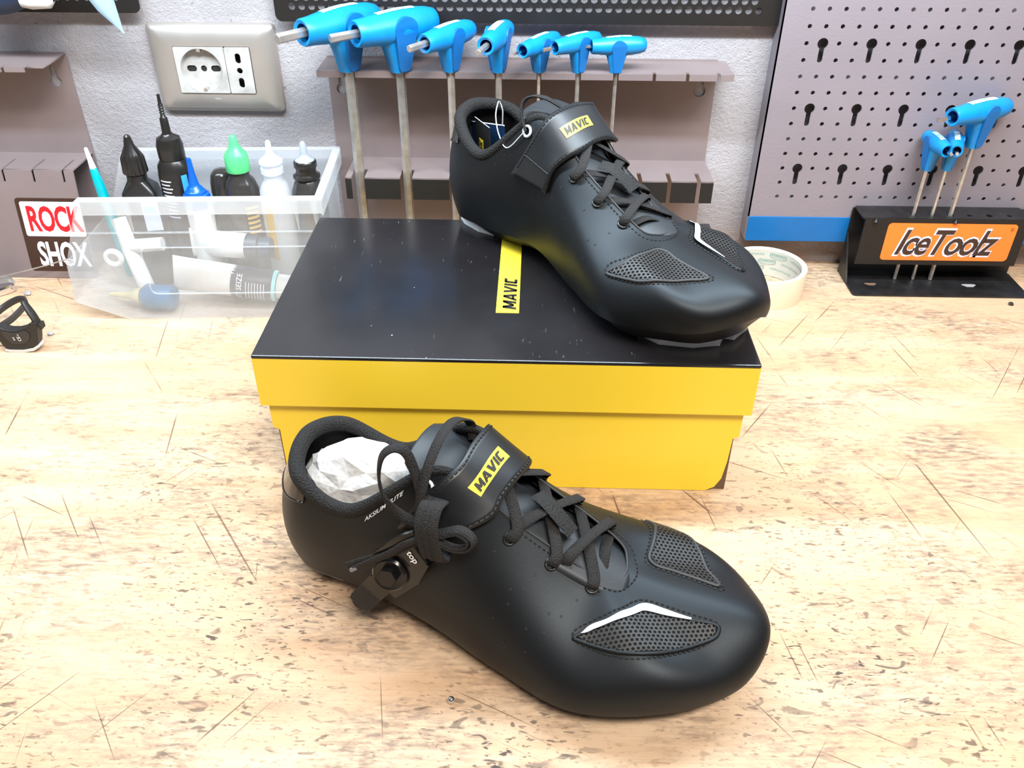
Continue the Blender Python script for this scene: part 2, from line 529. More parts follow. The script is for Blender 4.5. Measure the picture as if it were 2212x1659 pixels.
def text2d(s, height, bold=0.0, shear=0.0, xs=1.0, spacing=1.0, align='CENTER'):
    """flat lettering, returned as (verts Nx2, faces), cap height = height, centred"""
    cu = bpy.data.curves.new('txt', 'FONT')
    cu.body = s
    cu.size = 1.0
    cu.shear = 0
    cu.offset = bold
    cu.space_character = spacing
    cu.fill_mode = 'FRONT'
    cu.resolution_u = 3
    me = curve_mesh(cu)
    v = np.array([q.co[:2] for q in me.vertices]); f = [tuple(p.vertices) for p in me.polygons]
    bpy.data.meshes.remove(me); bpy.data.curves.remove(cu)
    if len(v) == 0:
        return np.zeros((0, 2)), []
    v[:, 1] -= v[:, 1].min()
    k = height / max(1e-6, v[:, 1].max())
    v *= k
    v[:, 0] *= xs
    v[:, 0] += shear * v[:, 1]
    v[:, 0] -= (v[:, 0].min() + v[:, 0].max()) / 2
    v[:, 1] -= height / 2
    return v, f

def flat_text(name, s, height, fn, material, parent=None, **kw):
    """lettering mapped by fn(a,b) -> xyz"""
    v, f = text2d(s, height, **kw)
    return mk(name, [fn(a, b) for a, b in v], f, material, parent)

def mavic2d(width, height, shear=0.22):
    """bold slanted wordmark from straight strokes, centred"""
    V = []; F = []
    def q(*pts):
        n = len(V); V.extend(pts); F.append(tuple(range(n, n + len(pts))))
    w = 0.31
    def line(x0, y0, x1, y1, t=w):
        q((x0, y0), (x0 + t, y0), (x1 + t, y1), (x1, y1)) if y1 > y0 else q((x1, y1), (x1 + t, y1), (x0 + t, y0), (x0, y0))
    x = 0.0
    line(x, 0, x, 1); line(x + 0.84, 0, x + 0.84, 1); line(x + 0.02, 1, x + 0.42, 0.18); line(x + 0.42, 0.18, x + 0.82, 1); x += 1.22
    line(x, 0, x + 0.36, 1); line(x + 0.74, 0, x + 0.38, 1); q((x + 0.2, 0.18), (x + 0.8, 0.18), (x + 0.74, 0.36), (x + 0.26, 0.36)); x += 1.06
    line(x, 1, x + 0.36, 0); line(x + 0.74, 1, x + 0.38, 0); x += 1.12
    line(x, 0, x, 1); x += 0.42
    line(x, 0.12, x, 0.88); q((x + 0.1, 0.78), (x + 0.66, 0.78), (x + 0.70, 1), (x + 0.1, 1)); q((x + 0.1, 0), (x + 0.70, 0), (x + 0.66, 0.22), (x + 0.1, 0.22))
    q((x, 0.12), (x + 0.12, 0), (x + 0.3, 0), (x + 0.25, 0.2)); q((x + 0.12, 1), (x, 0.88), (x + 0.25, 0.8), (x + 0.3, 1))
    v = np.array(V, float)
    v[:, 0] += shear * v[:, 1]
    v[:, 0] = (v[:, 0] - v[:, 0].min()) / (v[:, 0].max() - v[:, 0].min()) - 0.5
    v[:, 1] -= 0.5
    v[:, 0] *= width; v[:, 1] *= height
    return v, F

# ================================================================== the setting
WY = 0.842          # wall surface
b = MB().box((-1.3, WY, -0.4), (1.3, WY + 0.08, 1.3))
tag(b.build('wall_back', M['plaster']), kind='structure')

bench = empty('workbench', (0, 0, 0), label='worn pale wooden workbench top with dark nicks and scratches', cat='workbench')
bt = MB().box((-1.1, -0.10, -0.045), (1.1, WY, 0.0)).build('bench_top', M['wood'], bench)
bevel(bt, 0.002)
for sx in (-1.0, 1.0):
    for sy in (0.0, 0.74):
        MB().box((sx - 0.04, sy - 0.04, -0.85), (sx + 0.04, sy + 0.04, -0.045)).build('leg', M['wood'], bench)
tag(MB().box((-1.5, -1.2, -0.90), (1.5, WY + 0.08, -0.85)).build('floor', mat('grey_floor', (0.3, 0.29, 0.28, 1), 0.7)), kind='structure')

def notched(x0, x1, yf, yb, notches, vee=False):
    """outline in (x,y): straight back edge, front edge yf cut by notches (xc, width, depth)"""
    pts = [(x0, yf)]
    for xc, w, d in sorted(notches):
        if vee:
            pts += [(xc - w, yf), (xc, yf + d), (xc + w, yf)]
        else:
            pts += [(xc - w / 2, yf), (xc - w / 2, yf + d), (xc + w / 2, yf + d), (xc + w / 2, yf)]
    return pts + [(x1, yf), (x1, yb), (x0, yb)]

def keyhole(cx, cz, r, slot, length, up=True, n=12):
    """drop outline: circle plus slot above or below"""
    pts = []
    h = slot / 2
    a0 = math.asin(min(0.95, h / r))
    sgn = 1 if up else -1
    for k in range(n + 1):
        a = a0 + (2 * math.pi - 2 * a0) * k / n
        pts.append((cx + r * math.sin(a), cz + sgn * r * math.cos(a)))
    zt = cz + sgn * length
    for k in range(5):
        a = math.pi * k / 4
        pts.append((cx - h * math.cos(a), zt + sgn * h * math.sin(a)))
    return pts

IDM = Matrix.Identity(4)
# ------------------------------------------------------------------ middle tool rack
KEYX = [-0.1638, -0.1175, -0.0717, -0.0287, 0.0080, 0.0434, 0.0774]
rk = empty('tool_rack', (0, WY, 0), label='grey metal wall rack holding seven blue handled hex keys', cat='tool rack')
Y = lambda y: y - WY
plate('back_plate', rrect(-0.193, 0.028, 0.1768, 0.2085, 0.002),
      [keyhole(-0.1806, 0.178, 0.0058, 0.006, 0.013), keyhole(0.1624, 0.1795, 0.0058, 0.006, 0.013)], 0.0015, M['greysheet'], rk, off=0.0012)
lip = plate('top_shelf', notched(-0.1935, 0.1835, Y(0.7965), Y(0.8405), [(x, w, 0.010) for x, w in zip(KEYX, (.010, .009, .0075, .0068, .0042, .005, .005))] + [(0.112, 0.003, 0.006), (0.142, 0.003, 0.006), (0.170, 0.003, 0.006)]),
            [], 0.0014, M['greysheet'], rk, Mx=Matrix.Translation((0, 0, 0.2062)))
hem = MB()
xs = [-0.1935] + [q for x, w in zip(KEYX, (.010, .009, .0075, .0068, .0042, .005, .005)) for q in (x - w / 2, x + w / 2)] + [0.1105, 0.1135, 0.1405, 0.1435, 0.1685, 0.1715, 0.1835]
for i in range(0, len(xs), 2):
    MB().box((xs[i], Y(0.7958), 0.2012), (xs[i + 1], Y(0.7972), 0.2066)).build('folded_edge', M['greysheet'], rk)
SL = [(x, w, 0.021) for x, w in zip(KEYX, (.013, .012, .009, .008, .006, .006, .006))] + [(0.107, 0.004, 0.021), (0.135, 0.004, 0.021), (0.163, 0.004, 0.021)]
plate('lower_shelf', notched(-0.1760, 0.1768, Y(0.786), Y(0.8405), SL), [], 0.0014, M['greysheet'], rk, Mx=Matrix.Translation((0, 0, 0.1095)))
xs = [-0.1760] + [q for x, w, d in SL for q in (x - w / 2, x + w / 2)] + [0.1768]
for i in range(0, len(xs), 2):
    o = MB().box((xs[i], Y(0.7853), 0.0885), (xs[i + 1], Y(0.7868), 0.1088)).build('front_flap', M['tapeblack'], rk)
    tag(o, 'black front flap')

# ------------------------------------------------------------------ left tool rack with sticker
rl = empty('tool_rack', (0, WY, 0), label='grey metal wall rack at left with red and white lettered sticker', cat='tool rack')
plate('back_plate', rrect(-0.66, 0.004, -0.4417, 0.2092, 0.002), [keyhole(-0.4582, 0.182, 0.0055, 0.0062, 0.012)], 0.0015, M['greysheet'], rl, off=0.0012)
plate('top_shelf', notched(-0.66, -0.4425, Y(0.7955), Y(0.8405), [(-0.4585 - 0.0215 * k, 0.0022, 0.008) for k in range(9)]), [], 0.0014, M['greysheet'], rl, Mx=Matrix.Translation((0, 0, 0.2072)))
for k in range(9):
    MB().box((-0.4585 - 0.0215 * (k + 1) + 0.0015, Y(0.7948), 0.2030), (-0.4585 - 0.0215 * k - 0.0015, Y(0.7962), 0.2078)).build('folded_edge', M['greysheet'], rl)
SLOTS = [-0.4535 - 0.0295 * k for k in range(7)]
plate('lower_shelf', notched(-0.66, -0.4430, Y(0.7955), Y(0.8405), [(x, 0.0022, 0.026) for x in SLOTS]), [], 0.0014, M['greysheet'], rl, Mx=Matrix.Translation((0, 0, 0.1100)))
# front flap: leans out a little towards the bench, slots run down into it
fl_top, fl_bot = 0.7955, 0.7800
def flap_pt(x, z, out=0.0):
    k = z / 0.110
    return (x, Y(fl_bot + (fl_top - fl_bot) * k) - out, z)
outl = [(-0.66, 0.0005), (-0.4430, 0.0005), (-0.4430, 0.1100)]
for x in SLOTS:
    outl += [(x + 0.0011, 0.1100), (x + 0.0011, 0.0985), (x - 0.0011, 0.0985), (x - 0.0011, 0.1100)]
outl += [(-0.66, 0.1100)]
tr = tessellate_polygon([[Vector((x, z, 0)) for x, z in outl]])
n = len(outl)
fb = MB(); fb.add([flap_pt(x, z, 0.0014) for x, z in outl] + [flap_pt(x, z) for x, z in outl],
                  [t for t in tr] + [tuple(i + n for i in reversed(t)) for t in tr] + [(i, (i + 1) % n, n + (i + 1) % n, n + i) for i in range(n)])
fb.build('front_flap', M['greysheet'], rl)
def on_flap(out):
    return lambda a, c: flap_pt(a, c, out)
def flap_sheet(name, pts, out, m, par):
    t = tessellate_polygon([[Vector((x, z, 0)) for x, z in pts]])
    n = len(pts)
    q = MB(); q.add([flap_pt(x, z, out) for x, z in pts] + [flap_pt(x, z, out - 0.0002) for x, z in pts],
                    [f for f in t] + [tuple(i + n for i in reversed(f)) for f in t] + [(i, (i + 1) % n, n + (i + 1) % n, n + i) for i in range(n)])
    return q.build(name, m, par)
stk = flap_sheet('sticker', rrect(-0.5080, 0.0080, -0.4180 - 0.0255, 0.0830, 0.0035), 0.0018, M['brownblack'], rl)
tag(stk, 'sticker with ROCK in red on white over SHOX in white on dark brown')
flap_sheet('white_field', rrect(-0.5040, 0.0445, -0.4435, 0.0795, 0.0022), 0.0020, M['stickerwhite'], stk)
v, f = text2d('ROCK', 0.0262, bold=0.030, xs=0.62, spacing=0.95)
v[:, 0] += -0.4985 - v[:, 0].min(); v[:, 1] += 0.0625
v[:, 0] = -0.4985 + (v[:, 0] + 0.4985) * (0.0545 / (v[:, 0].max() + 0.4985))
mk('lettering', [flap_pt(a, c, 0.0023) for a, c in v], f, M['red'], stk)
v, f = text2d('SHOX', 0.0262, bold=0.030, xs=0.62, spacing=0.95)
v[:, 0] += -0.4965 - v[:, 0].min(); v[:, 1] += 0.0262
v[:, 0] = -0.4965 + (v[:, 0] + 0.4965) * (0.0525 / (v[:, 0].max() + 0.4965))
mk('lettering', [flap_pt(a, c, 0.0023) for a, c in v], f, M['stickerwhite'], stk)

# ------------------------------------------------------------------ perforated black panels
def perf_panel(x0, x1, z0, z1, holes, label):
    root = empty('perforated_panel', (0, 0.831, 0), label=label, cat='metal panel')
    plate('panel_sheet', rrect(x0, z0, x1, z1, 0.006), holes, 0.0015, M['blacksheet'], root)
    for x in (x0 + 0.006, x1 - 0.006):
        sp = MB().lathe([(0.004, 0.0008), (0.004, WY - 0.831)], 12, 'y', (x, 0, z1 - 0.01)).build('spacer', M['blacksheet'], root)
    return root
H = []
for r in range(5):
    for k in range(48 if r % 2 == 0 else 47):
        H.append(circle(-0.2170 + 0.00897 * (k + 0.5 * (r % 2)), 0.2539 + 0.00780 * r, 0.00315, 14))
perf_panel(-0.2329, 0.2270, 0.2410, 0.330, H, 'long black perforated metal panel above the seven hex keys')
H = []
for r in range(4):
    for k in range(34):
        H.append(circle(-0.3768 - 0.0089 * (k + 0.5 * (r % 2)), 0.2600 + 0.0078 * r, 0.00315, 14))
perf_panel(-0.70, -0.3560, 0.2470, 0.330, H, 'black perforated metal panel in the top left corner')

# ------------------------------------------------------------------ pegboard with blue foot strip
PY = 0.8204
pg = empty('pegboard', (0, PY, 0), label='grey perforated steel pegboard with blue strip along its foot', cat='pegboard')
gx, gz, gs = 0.2497, 0.2583, 0.0147
H = []
PX1 = 0.66
taken = set()
for r in (-2, 2, 6, 10):
    for c in range(1, 27, 3):
        taken |= {(r, c), (r + 1, c)}
        H.append(keyhole(gx + c * gs, gz - r * gs, 0.0049, 0.0047, gs, up=False))
for r in range(-4, 13):
    for c in range(0, 27):
        if (r, c) not in taken:
            H.append(circle(gx + c * gs, gz - r * gs, 0.0020, 10))
plate('perforated_sheet', [(0.2243, 0.0600), (PX1, 0.0600), (PX1, 0.335), (0.2243, 0.335)], H, 0.0015, M['pegsheet'], pg, off=-0.00075)
MB().box((0.2243, 0.0, 0.0345), (0.2257, WY - PY, 0.335)).build('side_flange', M['pegsheet'], pg)
MB().box((0.2243, 0.0005, 0.3335), (PX1, WY - PY, 0.335)).build('top_flange', M['pegsheet'], pg)
q = MB().box((0.2250, -0.0012, 0.0333), (PX1, 0.0003, 0.0602)).build('foot_strip', M['bluestrip'], pg)
bevel(q, 0.0005); tag(q, 'blue painted strip')

# ------------------------------------------------------------------ wall socket
so = empty('wall_socket', (-0.2984, WY, 0.1965), label='double wall socket in a silver frame on the plaster', cat='socket')
rings = []
for (w, h, d, r) in ((0.1200, 0.0815, 0.0, 0.004), (0.1200, 0.0815, 0.0035, 0.004), (0.1180, 0.0795, 0.0055, 0.004), (0.1080, 0.0705, 0.0085, 0.004), (0.0930, 0.0580, 0.0102, 0.003),
                     (0.0780, 0.0470, 0.0108, 0.0022), (0.0728, 0.0432, 0.0106, 0.0015), (0.0722, 0.0426, 0.0030, 0.0015)):
    rings.append([(x, -d, z) for x, z in rrect(-w / 2, -h / 2, w / 2, h / 2, r, 5)])
MB().rings(rings, cap=False).build('frame', M['silverframe'], so, smooth=True, angle=50)
MB().box((-0.0361, -0.004, -0.0213), (0.0361, -0.0005, 0.0213)).build('backing', M['darkhole'], so)
# round earthed module: plate with a real recess
mod = plate('round_socket', rrect(-0.0358, -0.0211, 0.0116, 0.0211, 0.001), [circle(-0.0121, 0.0, 0.0198, 48)], 0.0016, M['socketwhite'], so, off=0.0110)
cupd = MB().lathe([(0.0198, -0.0116), (0.0192, -0.0052), (0.0192, -0.0046)], 48, 'y', (-0.0121, 0, 0), cap=False).build('recess_wall', M['socketwhite'], mod, smooth=True)
dbl = lambda cx, cz, dx, dz, r=0.0021: circle(cx - dx, cz - dz, r, 12)
hl = []
def oval(cx, cz, L, r, horiz=True):
    pts = []
    for k in range(20):
        a = 2 * math.pi * k / 20
        s = L / 2 if math.cos(a) > 0 else -L / 2
        p = (r * math.cos(a) + s, r * math.sin(a))
        pts.append((cx + p[0], cz + p[1]) if horiz else (cx + p[1], cz + p[0]))
    return pts
hl = [oval(-0.0121 - 0.0115, 0, 0.0036, 0.0029), oval(-0.0121 + 0.0115, 0, 0.0036, 0.0029), circle(-0.0121, 0, 0.0029, 14)]
plate('recess_floor', circle(-0.0121, 0, 0.0194, 48), hl, 0.0006, M['socketwhite'], mod, off=0.0048)
MB().box((-0.0138, -0.0118, -0.0196), (-0.0104, -0.0049, -0.0168)).build('earth_clip', M['steel'], mod)
MB().box((-0.0138, -0.0118, 0.0168), (-0.0104, -0.0049, 0.0196)).build('earth_clip', M['steel'], mod)
plate('small_socket', rrect(0.0122, -0.0211, 0.0358, 0.0211, 0.001),
      [oval(0.0240, 0.0112, 0.0040, 0.0027, False), circle(0.0240, 0, 0.0028, 14), oval(0.0240, -0.0112, 0.0040, 0.0027, False)], 0.0016, M['socketwhite'], so, off=0.0110)
flat_text('maker_mark', 'Vimar', 0.0016, lambda a, c: (a - 0.002, -0.01065, c - 0.0266), M['palegrey'], so)

# ------------------------------------------------------------------ masking tape
tp = empty('tape_roll', (0.2380, 0.7738, 0), label='cream masking tape roll lying beside the shoe box', cat='tape')
MB().lathe([(0.0360, 0.0), (0.0395, 0.0), (0.0397, 0.001), (0.0397, 0.029), (0.0395, 0.030), (0.0360, 0.030), (0.0360, 0.0)], 72, cap=False).build('tape', M['tape'], tp, smooth=True, angle=30)
core = MB().lathe([(0.0345, 0.0004), (0.0360, 0.0004), (0.0360, 0.0292), (0.0345, 0.0292), (0.0345, 0.0004)], 72, cap=False).build('card_core', M['tapecore'], tp, smooth=True, angle=30)
def on_core(a, c, z0, a0):
    t = a0 - a / 0.0344
    return (0.0344 * math.cos(t), 0.0344 * math.sin(t), z0 + c)
for row, z0 in enumerate((0.024, 0.0165, 0.009)):
    for k in range(8):
        a0 = math.radians(10 + 45 * k + 18 * row)
        if k % 2 == 0:
            flat_text('core_print', 'VERNIMASK', 0.0026, lambda a, c: on_core(a, c, z0, a0), M['greenprint'], core, xs=1.3)
        else:
            fr = rrect(-0.009, -0.0025, 0.009, 0.0025, 0.001, 3)
            fi = rrect(-0.0085, -0.0020, 0.0085, 0.0020, 0.0008, 3)
            n = len(fr)
            mk('core_print', [on_core(a, c, z0, a0) for a, c in fr + fi], [(i, (i + 1) % n, n + (i + 1) % n, n + i) for i in range(n)], M['greenprint'], core)
            flat_text('core_print', 'MASKING', 0.0026, lambda a, c: on_core(a, c, z0, a0), M['greenprint'], core, xs=1.2, bold=0.02)

# ------------------------------------------------------------------ black tool stand with orange sticker
hd = empty('tool_stand', (0, 0, 0), label='black folded metal tool stand with an orange sticker', cat='tool stand')
HX0, HX1, HF, HB, HT_ = 0.3312, 0.4911, 0.7900, 0.8190, 0.0737
tag(plate('base_plate', rrect(0.3275, 0.7650, 0.5040, 0.8170, 0.004), [], 0.0016, M['wornblack'], hd, Mx=Matrix.Translation((0, 0, 0.0010))), 'scuffed black base plate')
hole = [circle(x, 0.7985, r, 12) for x, r in ((0.3800, 0.0026), (0.3984, 0.0026), (0.4163, 0.0030), (0.4350, 0.0026), (0.4545, 0.0032), (0.4740, 0.0026))]
plate('top_plate', rrect(0.3290, HF, 0.4930, 0.8190, 0.002), hole, 0.0016, M['wornblack'], hd, Mx=Matrix.Translation((0, 0, HT_ - 0.0008)))
MB().box((0.3275, 0.8172, 0.0002), (0.5040, 0.8188, HT_ - 0.0016)).build('riser', M['wornblack'], hd)
MB().box((HX0, HF - 0.0008, 0.0237), (HX1, HF + 0.0008, HT_ - 0.0002)).build('front_flap', M['blacksheet'], hd)
MB().add([(0.3275, 0.8172, 0.0018), (0.3275, 0.7900, 0.0018), (0.3275, 0.8172, 0.045), (0.3289, 0.8172, 0.0018), (0.3289, 0.7900, 0.0018), (0.3289, 0.8172, 0.045)],
         [(0, 1, 2), (3, 5, 4), (0, 3, 4, 1), (1, 4, 5, 2), (2, 5, 3, 0)]).build('gusset', M['wornblack'], hd)
for x in (0.3410, 0.4185):
    MB().lathe([(0.0, 0.0), (0.0026, 0.0005), (0.0, 0.0042)], 8, 'z', (x, HF - 0.0016, HT_ - 0.0036), cap=False).build('dimple', M['wornblack'], hd)
for x, y, m_, sc in ((0.3520, 0.787, 'boxcard', 1.0), (0.4520, 0.787, 'crumb', 1.15)):
    mk('chipped_paint', [(x + sc * 0.0055 * math.cos(a) * (1 + 0.3 * math.sin(3 * a)), y + sc * 0.0035 * math.sin(a) * (1 + 0.25 * math.cos(2 * a)), 0.0020) for a in np.linspace(0, 2 * math.pi, 18, endpoint=False)], [tuple(range(18))], M[m_], hd)
YS = HF - 0.0010
def sheet(name, pts, y, m, par, th=0.0003):
    return MB().poly(pts, y - th, y).build(name, m, par)
stk = sheet('sticker', rrect(0.3545, 0.0290, 0.4810, 0.0690, 0.004), YS, M['orange'], hd)
tag(stk, 'orange sticker lettered IceToolz')
def logo(bold, grow, m, y):
    v, f = text2d('IceToolz', 0.0272, bold=bold, shear=0.26, xs=0.74, spacing=0.92)
    w = v[:, 0].max() - v[:, 0].min()
    v[:, 0] *= (0.099 + grow) / w
    v[:, 1] *= (0.0272 + grow) / 0.0272
    mk('lettering', [(0.4170 + a, y, 0.0487 + c) for a, c in v], f, m, stk)
logo(0.055, 0.0044, M['palegrey'], YS - 0.0005)
logo(0.016, 0.0, M['brownblack'], YS - 0.0008)
n = 20
mk('registered_mark', [(0.4762 + r * math.cos(2 * math.pi * k / n), YS - 0.0006, 0.0637 + r * math.sin(2 * math.pi * k / n)) for r in (0.0017, 0.0014) for k in range(n)], [(k, (k + 1) % n, n + (k + 1) % n, n + k) for k in range(n)], M['brownblack'], stk)
flat_text('registered_mark', 'R', 0.0017, lambda a, c: (0.4762 + a, YS - 0.0006, 0.0637 + c), M['brownblack'], stk)

# ================================================================== blue handled keys
def hexring(d, x=None, z=None):
    r = d / math.sqrt(3)
    return [(r * math.cos(math.radians(60 * k + 30)), r * math.sin(math.radians(60 * k + 30))) for k in range(6)]

def blue_key(loc, ang, gh, length, front, shaft_d, shaft_len, stub, gr, label, group, torx=False):
    """T handled key. origin: foot of the handle where it meets the shaft; grip runs along local x (front end at -front)"""
    root = empty('hex_key', loc, math.radians(ang), label, 'hex key', group)
    back = length - front
    prof = [(gr * 0.50, -front + 0.0012), (gr * 0.70, -front), (gr * 0.76, -front + 0.0015), (gr * 0.78, -front + length * 0.10), (gr * 0.93, -front + length * 0.32), (gr * 1.0, -front + length * 0.52),
            (gr * 0.97, -front + length * 0.70), (gr * 0.84, -front + length * 0.88), (gr * 0.70, -front + length * 0.97), (gr * 0.45, back), (0.0005, back + 0.0004)]
    g = MB().lathe(prof, 28, 'x', (0, 0, gh), cap=False)
    # web between grip and shaft
    rr = []
    for k in range(7):
        t = k / 6
        rx = gr * (0.62 + 0.75 * t ** 1.3); ry = gr * (0.50 + 0.30 * t)
        cx = gr * (-0.10 * t)
        rr.append([(cx + rx * math.copysign(abs(math.cos(a)) ** 0.75, math.cos(a)), ry * math.copysign(abs(math.sin(a)) ** 0.75, math.sin(a)), t * gh * 0.95) for a in np.linspace(0, 2 * math.pi, 24, endpoint=False)])
    g.rings(rr)
    grip = g.build('grip', M['bluehandle'], root, smooth=True, angle=60)
    # thumb pads: drop shaped inlays on both flanks
    for s in (-1, 1):
        cz = gh * 0.98
        pts = []
        R = gr * 0.80
        for k in range(21):
            a = math.radians(-25 + 230 * k / 20)
            pts.append((R * math.cos(a), cz + R * math.sin(a) * 0.92))
        pts += [(-gr * 0.42, gh * 0.12), (-gr * 0.30, gh * 0.03), (gr * 0.30, gh * 0.03), (gr * 0.42, gh * 0.12)]
        n = len(pts)
        def yy(z):
            return s * (gr * 0.54 + (gr * 0.99 - gr * 0.54) * min(1.0, max(0.0, z / (gh * 1.05))))
        tri = tessellate_polygon([[Vector((x, z, 0)) for x, z in pts]])
        pb = MB(); pb.add([(x, yy(z) + s * 0.0004, z) for x, z in pts] + [(x, yy(z) * 0.55, z) for x, z in pts],
                          [t for t in tri] + [tuple(i + n for i in reversed(t)) for t in tri] + [(i, (i + 1) % n, n + (i + 1) % n, n + i) for i in range(n)])
        pb.build('thumb_pad', M['bluepad'], root)
    # worn print on top of the grip
    pv = []; pf = []
    nu, nv = 14, 6
    for i in range(nu + 1):
        x = -front + length * (0.26 + 0.46 * i / nu)
        r = np.interp(x, [p[1] for p in prof], [p[0] for p in prof]) + 0.00025
        for j in range(nv + 1):
            a = math.radians(68 + 38 * j / nv)
            pv.append((x, r * math.cos(a), gh + r * math.sin(a)))
    for i in range(nu):
        for j in range(nv):
            k = i * (nv + 1) + j
            pf.append((k, k + 1, k + nv + 2, k + nv + 1))
    mk('worn_print', pv, pf, M['wornprint'], grip, smooth=True)
    hx = hexring(shaft_d)
    MB().rings([[(a, b_, 0.002) for a, b_ in hx], [(a, b_, -shaft_len) for a, b_ in hx]]).build('shaft', M['steel'], root)
    hx = hexring(shaft_d * (0.9 if not torx else 1.0))
    MB().rings([[(-front + 0.004, a, gh + b_) for a, b_ in hx], [(-front - stub + 0.0006, a, gh + b_) for a, b_ in hx], [(-front - stub, a * 0.86, gh + b_ * 0.86) for a, b_ in hx]]).build('short_bit', M['chrome'] if shaft_d < .005 else M['steel'], root)
    return root

def worn_print():
    m = bpy.data.materials.new('worn_white_print')
    m.use_nodes = True
    nt = m.node_tree
    p = nt.nodes['Principled BSDF']
    nz = noise(nt, coords(nt, (420, 90, 60)), 1.0, 2, 0.5)
    nt.links.new(mix_rgb(nt, ramp(nt, nz, 0.44, 0.52), lin(120, 196, 228), lin(226, 236, 226)), p.inputs['Base Color'])
    p.inputs['Roughness'].default_value = 0.5
    return m
M['wornprint'] = worn_print()

LIPZ = 0.2070
GRP = 'blue handled hex keys hanging in the wall rack'
KEYS = [  # x, y, angle, grip height, grip length, front part, shaft, shaft length, stub, radius, label
    (-0.1638, 0.7990, 52.0, 0.0405, 0.0860, 0.0480, 0.0085, 0.170, 0.026, 0.0150, 'largest blue handled hex key, leftmost in the rack'),
    (-0.1175, 0.7990, 42.0, 0.0380, 0.0850, 0.0440, 0.0073, 0.165, 0.024, 0.0150, 'big scuffed blue hex key, second from the left in the rack'),
    (-0.0717, 0.8000, 57.0, 0.0305, 0.0680, 0.0360, 0.0063, 0.150, 0.020, 0.0110, 'medium blue hex key, third from the left in the rack'),
    (-0.0287, 0.8000, 76.0, 0.0310, 0.0690, 0.0390, 0.0054, 0.140, 0.022, 0.0105, 'blue hex key whose bit points straight at the viewer'),
    (0.0080, 0.8010, 56.9, 0.0235, 0.0570, 0.0280, 0.0026, 0.130, 0.012, 0.0085, 'small blue hex key with the thinnest bit in the rack'),
    (0.0434, 0.8010, 40.5, 0.0255, 0.0540, 0.0300, 0.0034, 0.125, 0.013, 0.0085, 'small blue hex key, second from the right in the rack'),
    (0.0774, 0.8010, 9.8, 0.0230, 0.0500, 0.0240, 0.0030, 0.120, 0.016, 0.0085, 'small blue hex key, rightmost in the rack, lying broadside')]
for x, y, a, gh, L, fr, sd, sl, st, gr, lab in KEYS:
    blue_key((x, y, LIPZ), a, gh, L, fr, sd, sl, st, gr, lab, GRP)
GRP2 = 'blue handled keys standing in the black tool stand'
blue_key((0.3800, 0.7985, 0.1200), 94.0, 0.0275, 0.0430, 0.0260, 0.0030, 0.1175, 0.008, 0.0080, 'small blue key with pale print, leftmost in the black stand', GRP2, True)
blue_key((0.3984, 0.7985, 0.1203), 71.0, 0.0290, 0.0480, 0.0320, 0.0030, 0.1178, 0.007, 0.0074, 'small blue key in the middle of the black stand', GRP2, True)
blue_key((0.4163, 0.7985, 0.1428), 28.0, 0.0340, 0.0740, 0.0420, 0.0038, 0.1403, 0.018, 0.0108, 'tallest blue key in the black stand', GRP2, True)

# ================================================================== shoe box
bx, by, byaw, BW, BD, BH, LH, INS = -0.1811, 0.4702, -0.0067, 0.335, 0.2164, 0.1139, 0.041, 0.0041
sb = empty('shoe_box', (bx, by, 0), byaw, 'yellow cardboard shoe box with a black topped lid', 'box')
core = MB().box((INS + 0.0030, INS + 0.0022, 0.0003), (BW - INS - 0.0030, BD - INS - 0.002, BH - 0.004)).build('card_core', M['boxcard'], sb)
i0, i1 = INS, BW - INS
fp = [(i0 + 0.0045, 0.0004), (i1 - 0.0170, 0.0004), (i1 - 0.0110, 0.0040), (i1 - 0.0070, 0.0120), (i1 - 0.0050, 0.0280), (i1 - 0.0042, 0.0490), (i1 - 0.0020, 0.0500), (i1, 0.0510), (i1, BH - 0.006), (i0, BH - 0.006), (i0, 0.0515), (i0 + 0.0012, 0.0505), (i0 + 0.0045, 0.0490)]
o = MB().poly(fp, INS, INS + 0.0018).build('front_panel', M['boxyellow'], sb)
MB().box((i0 + 0.004, BD - INS - 0.0018, 0.0004), (i1 - 0.004, BD - INS, BH - 0.006)).build('back_panel', M['boxyellow'], sb)
MB().box((i0, INS + 0.0019, 0.0510), (i0 + 0.0018, BD - INS - 0.002, BH - 0.006)).build('side_panel', M['boxyellow'], sb)
MB().box((i1 - 0.0018, INS + 0.0019, 0.0510), (i1, BD - INS - 0.002, BH - 0.006)).build('side_panel', M['boxyellow'], sb)
lid = MB()
lz = BH - LH
lid.box((0, 0, lz), (BW, 0.0018, BH - 0.0026)); lid.box((0, BD - 0.0018, lz), (BW, BD, BH - 0.0026)); lid.box((0, 0.0018, lz), (0.0018, BD - 0.0018, BH - 0.0026)); lid.box((BW - 0.0018, 0.0018, lz), (BW, BD - 0.0018, BH - 0.0026))
lo = lid.build('lid', M['boxyellow'], sb)
tp_ = MB().box((-0.0002, -0.0002, BH - 0.0026), (BW + 0.0002, BD + 0.0002, BH)).build('lid_top', M['boxblack'], lo)
bevel(tp_, 0.0009)
c_, s_ = math.cos(byaw), math.sin(byaw)
def to_box(X, Yw):
    dx, dy = X - bx, Yw - by
    return c_ * dx + s_ * dy, -s_ * dx + c_ * dy
sx0, sy0 = to_box(-0.0217, 0.5298); sx1, _ = to_box(-0.0052, 0.5296)
st = MB().box((sx0, sy0, BH + 0.00002), (sx1, BD, BH + 0.00025)).build('yellow_stripe', M['yellow'], lo)
tag(st, 'yellow stripe lettered MAVIC')
v, f = mavic2d(0.047, 0.0098)
mx = (sx0 + sx1) / 2 + 0.0012; my = sy0 + 0.0045 + 0.0235
mk('lettering', [(mx - c, my + a, BH + 0.0004) for a, c in v], f, M['ink'], st)
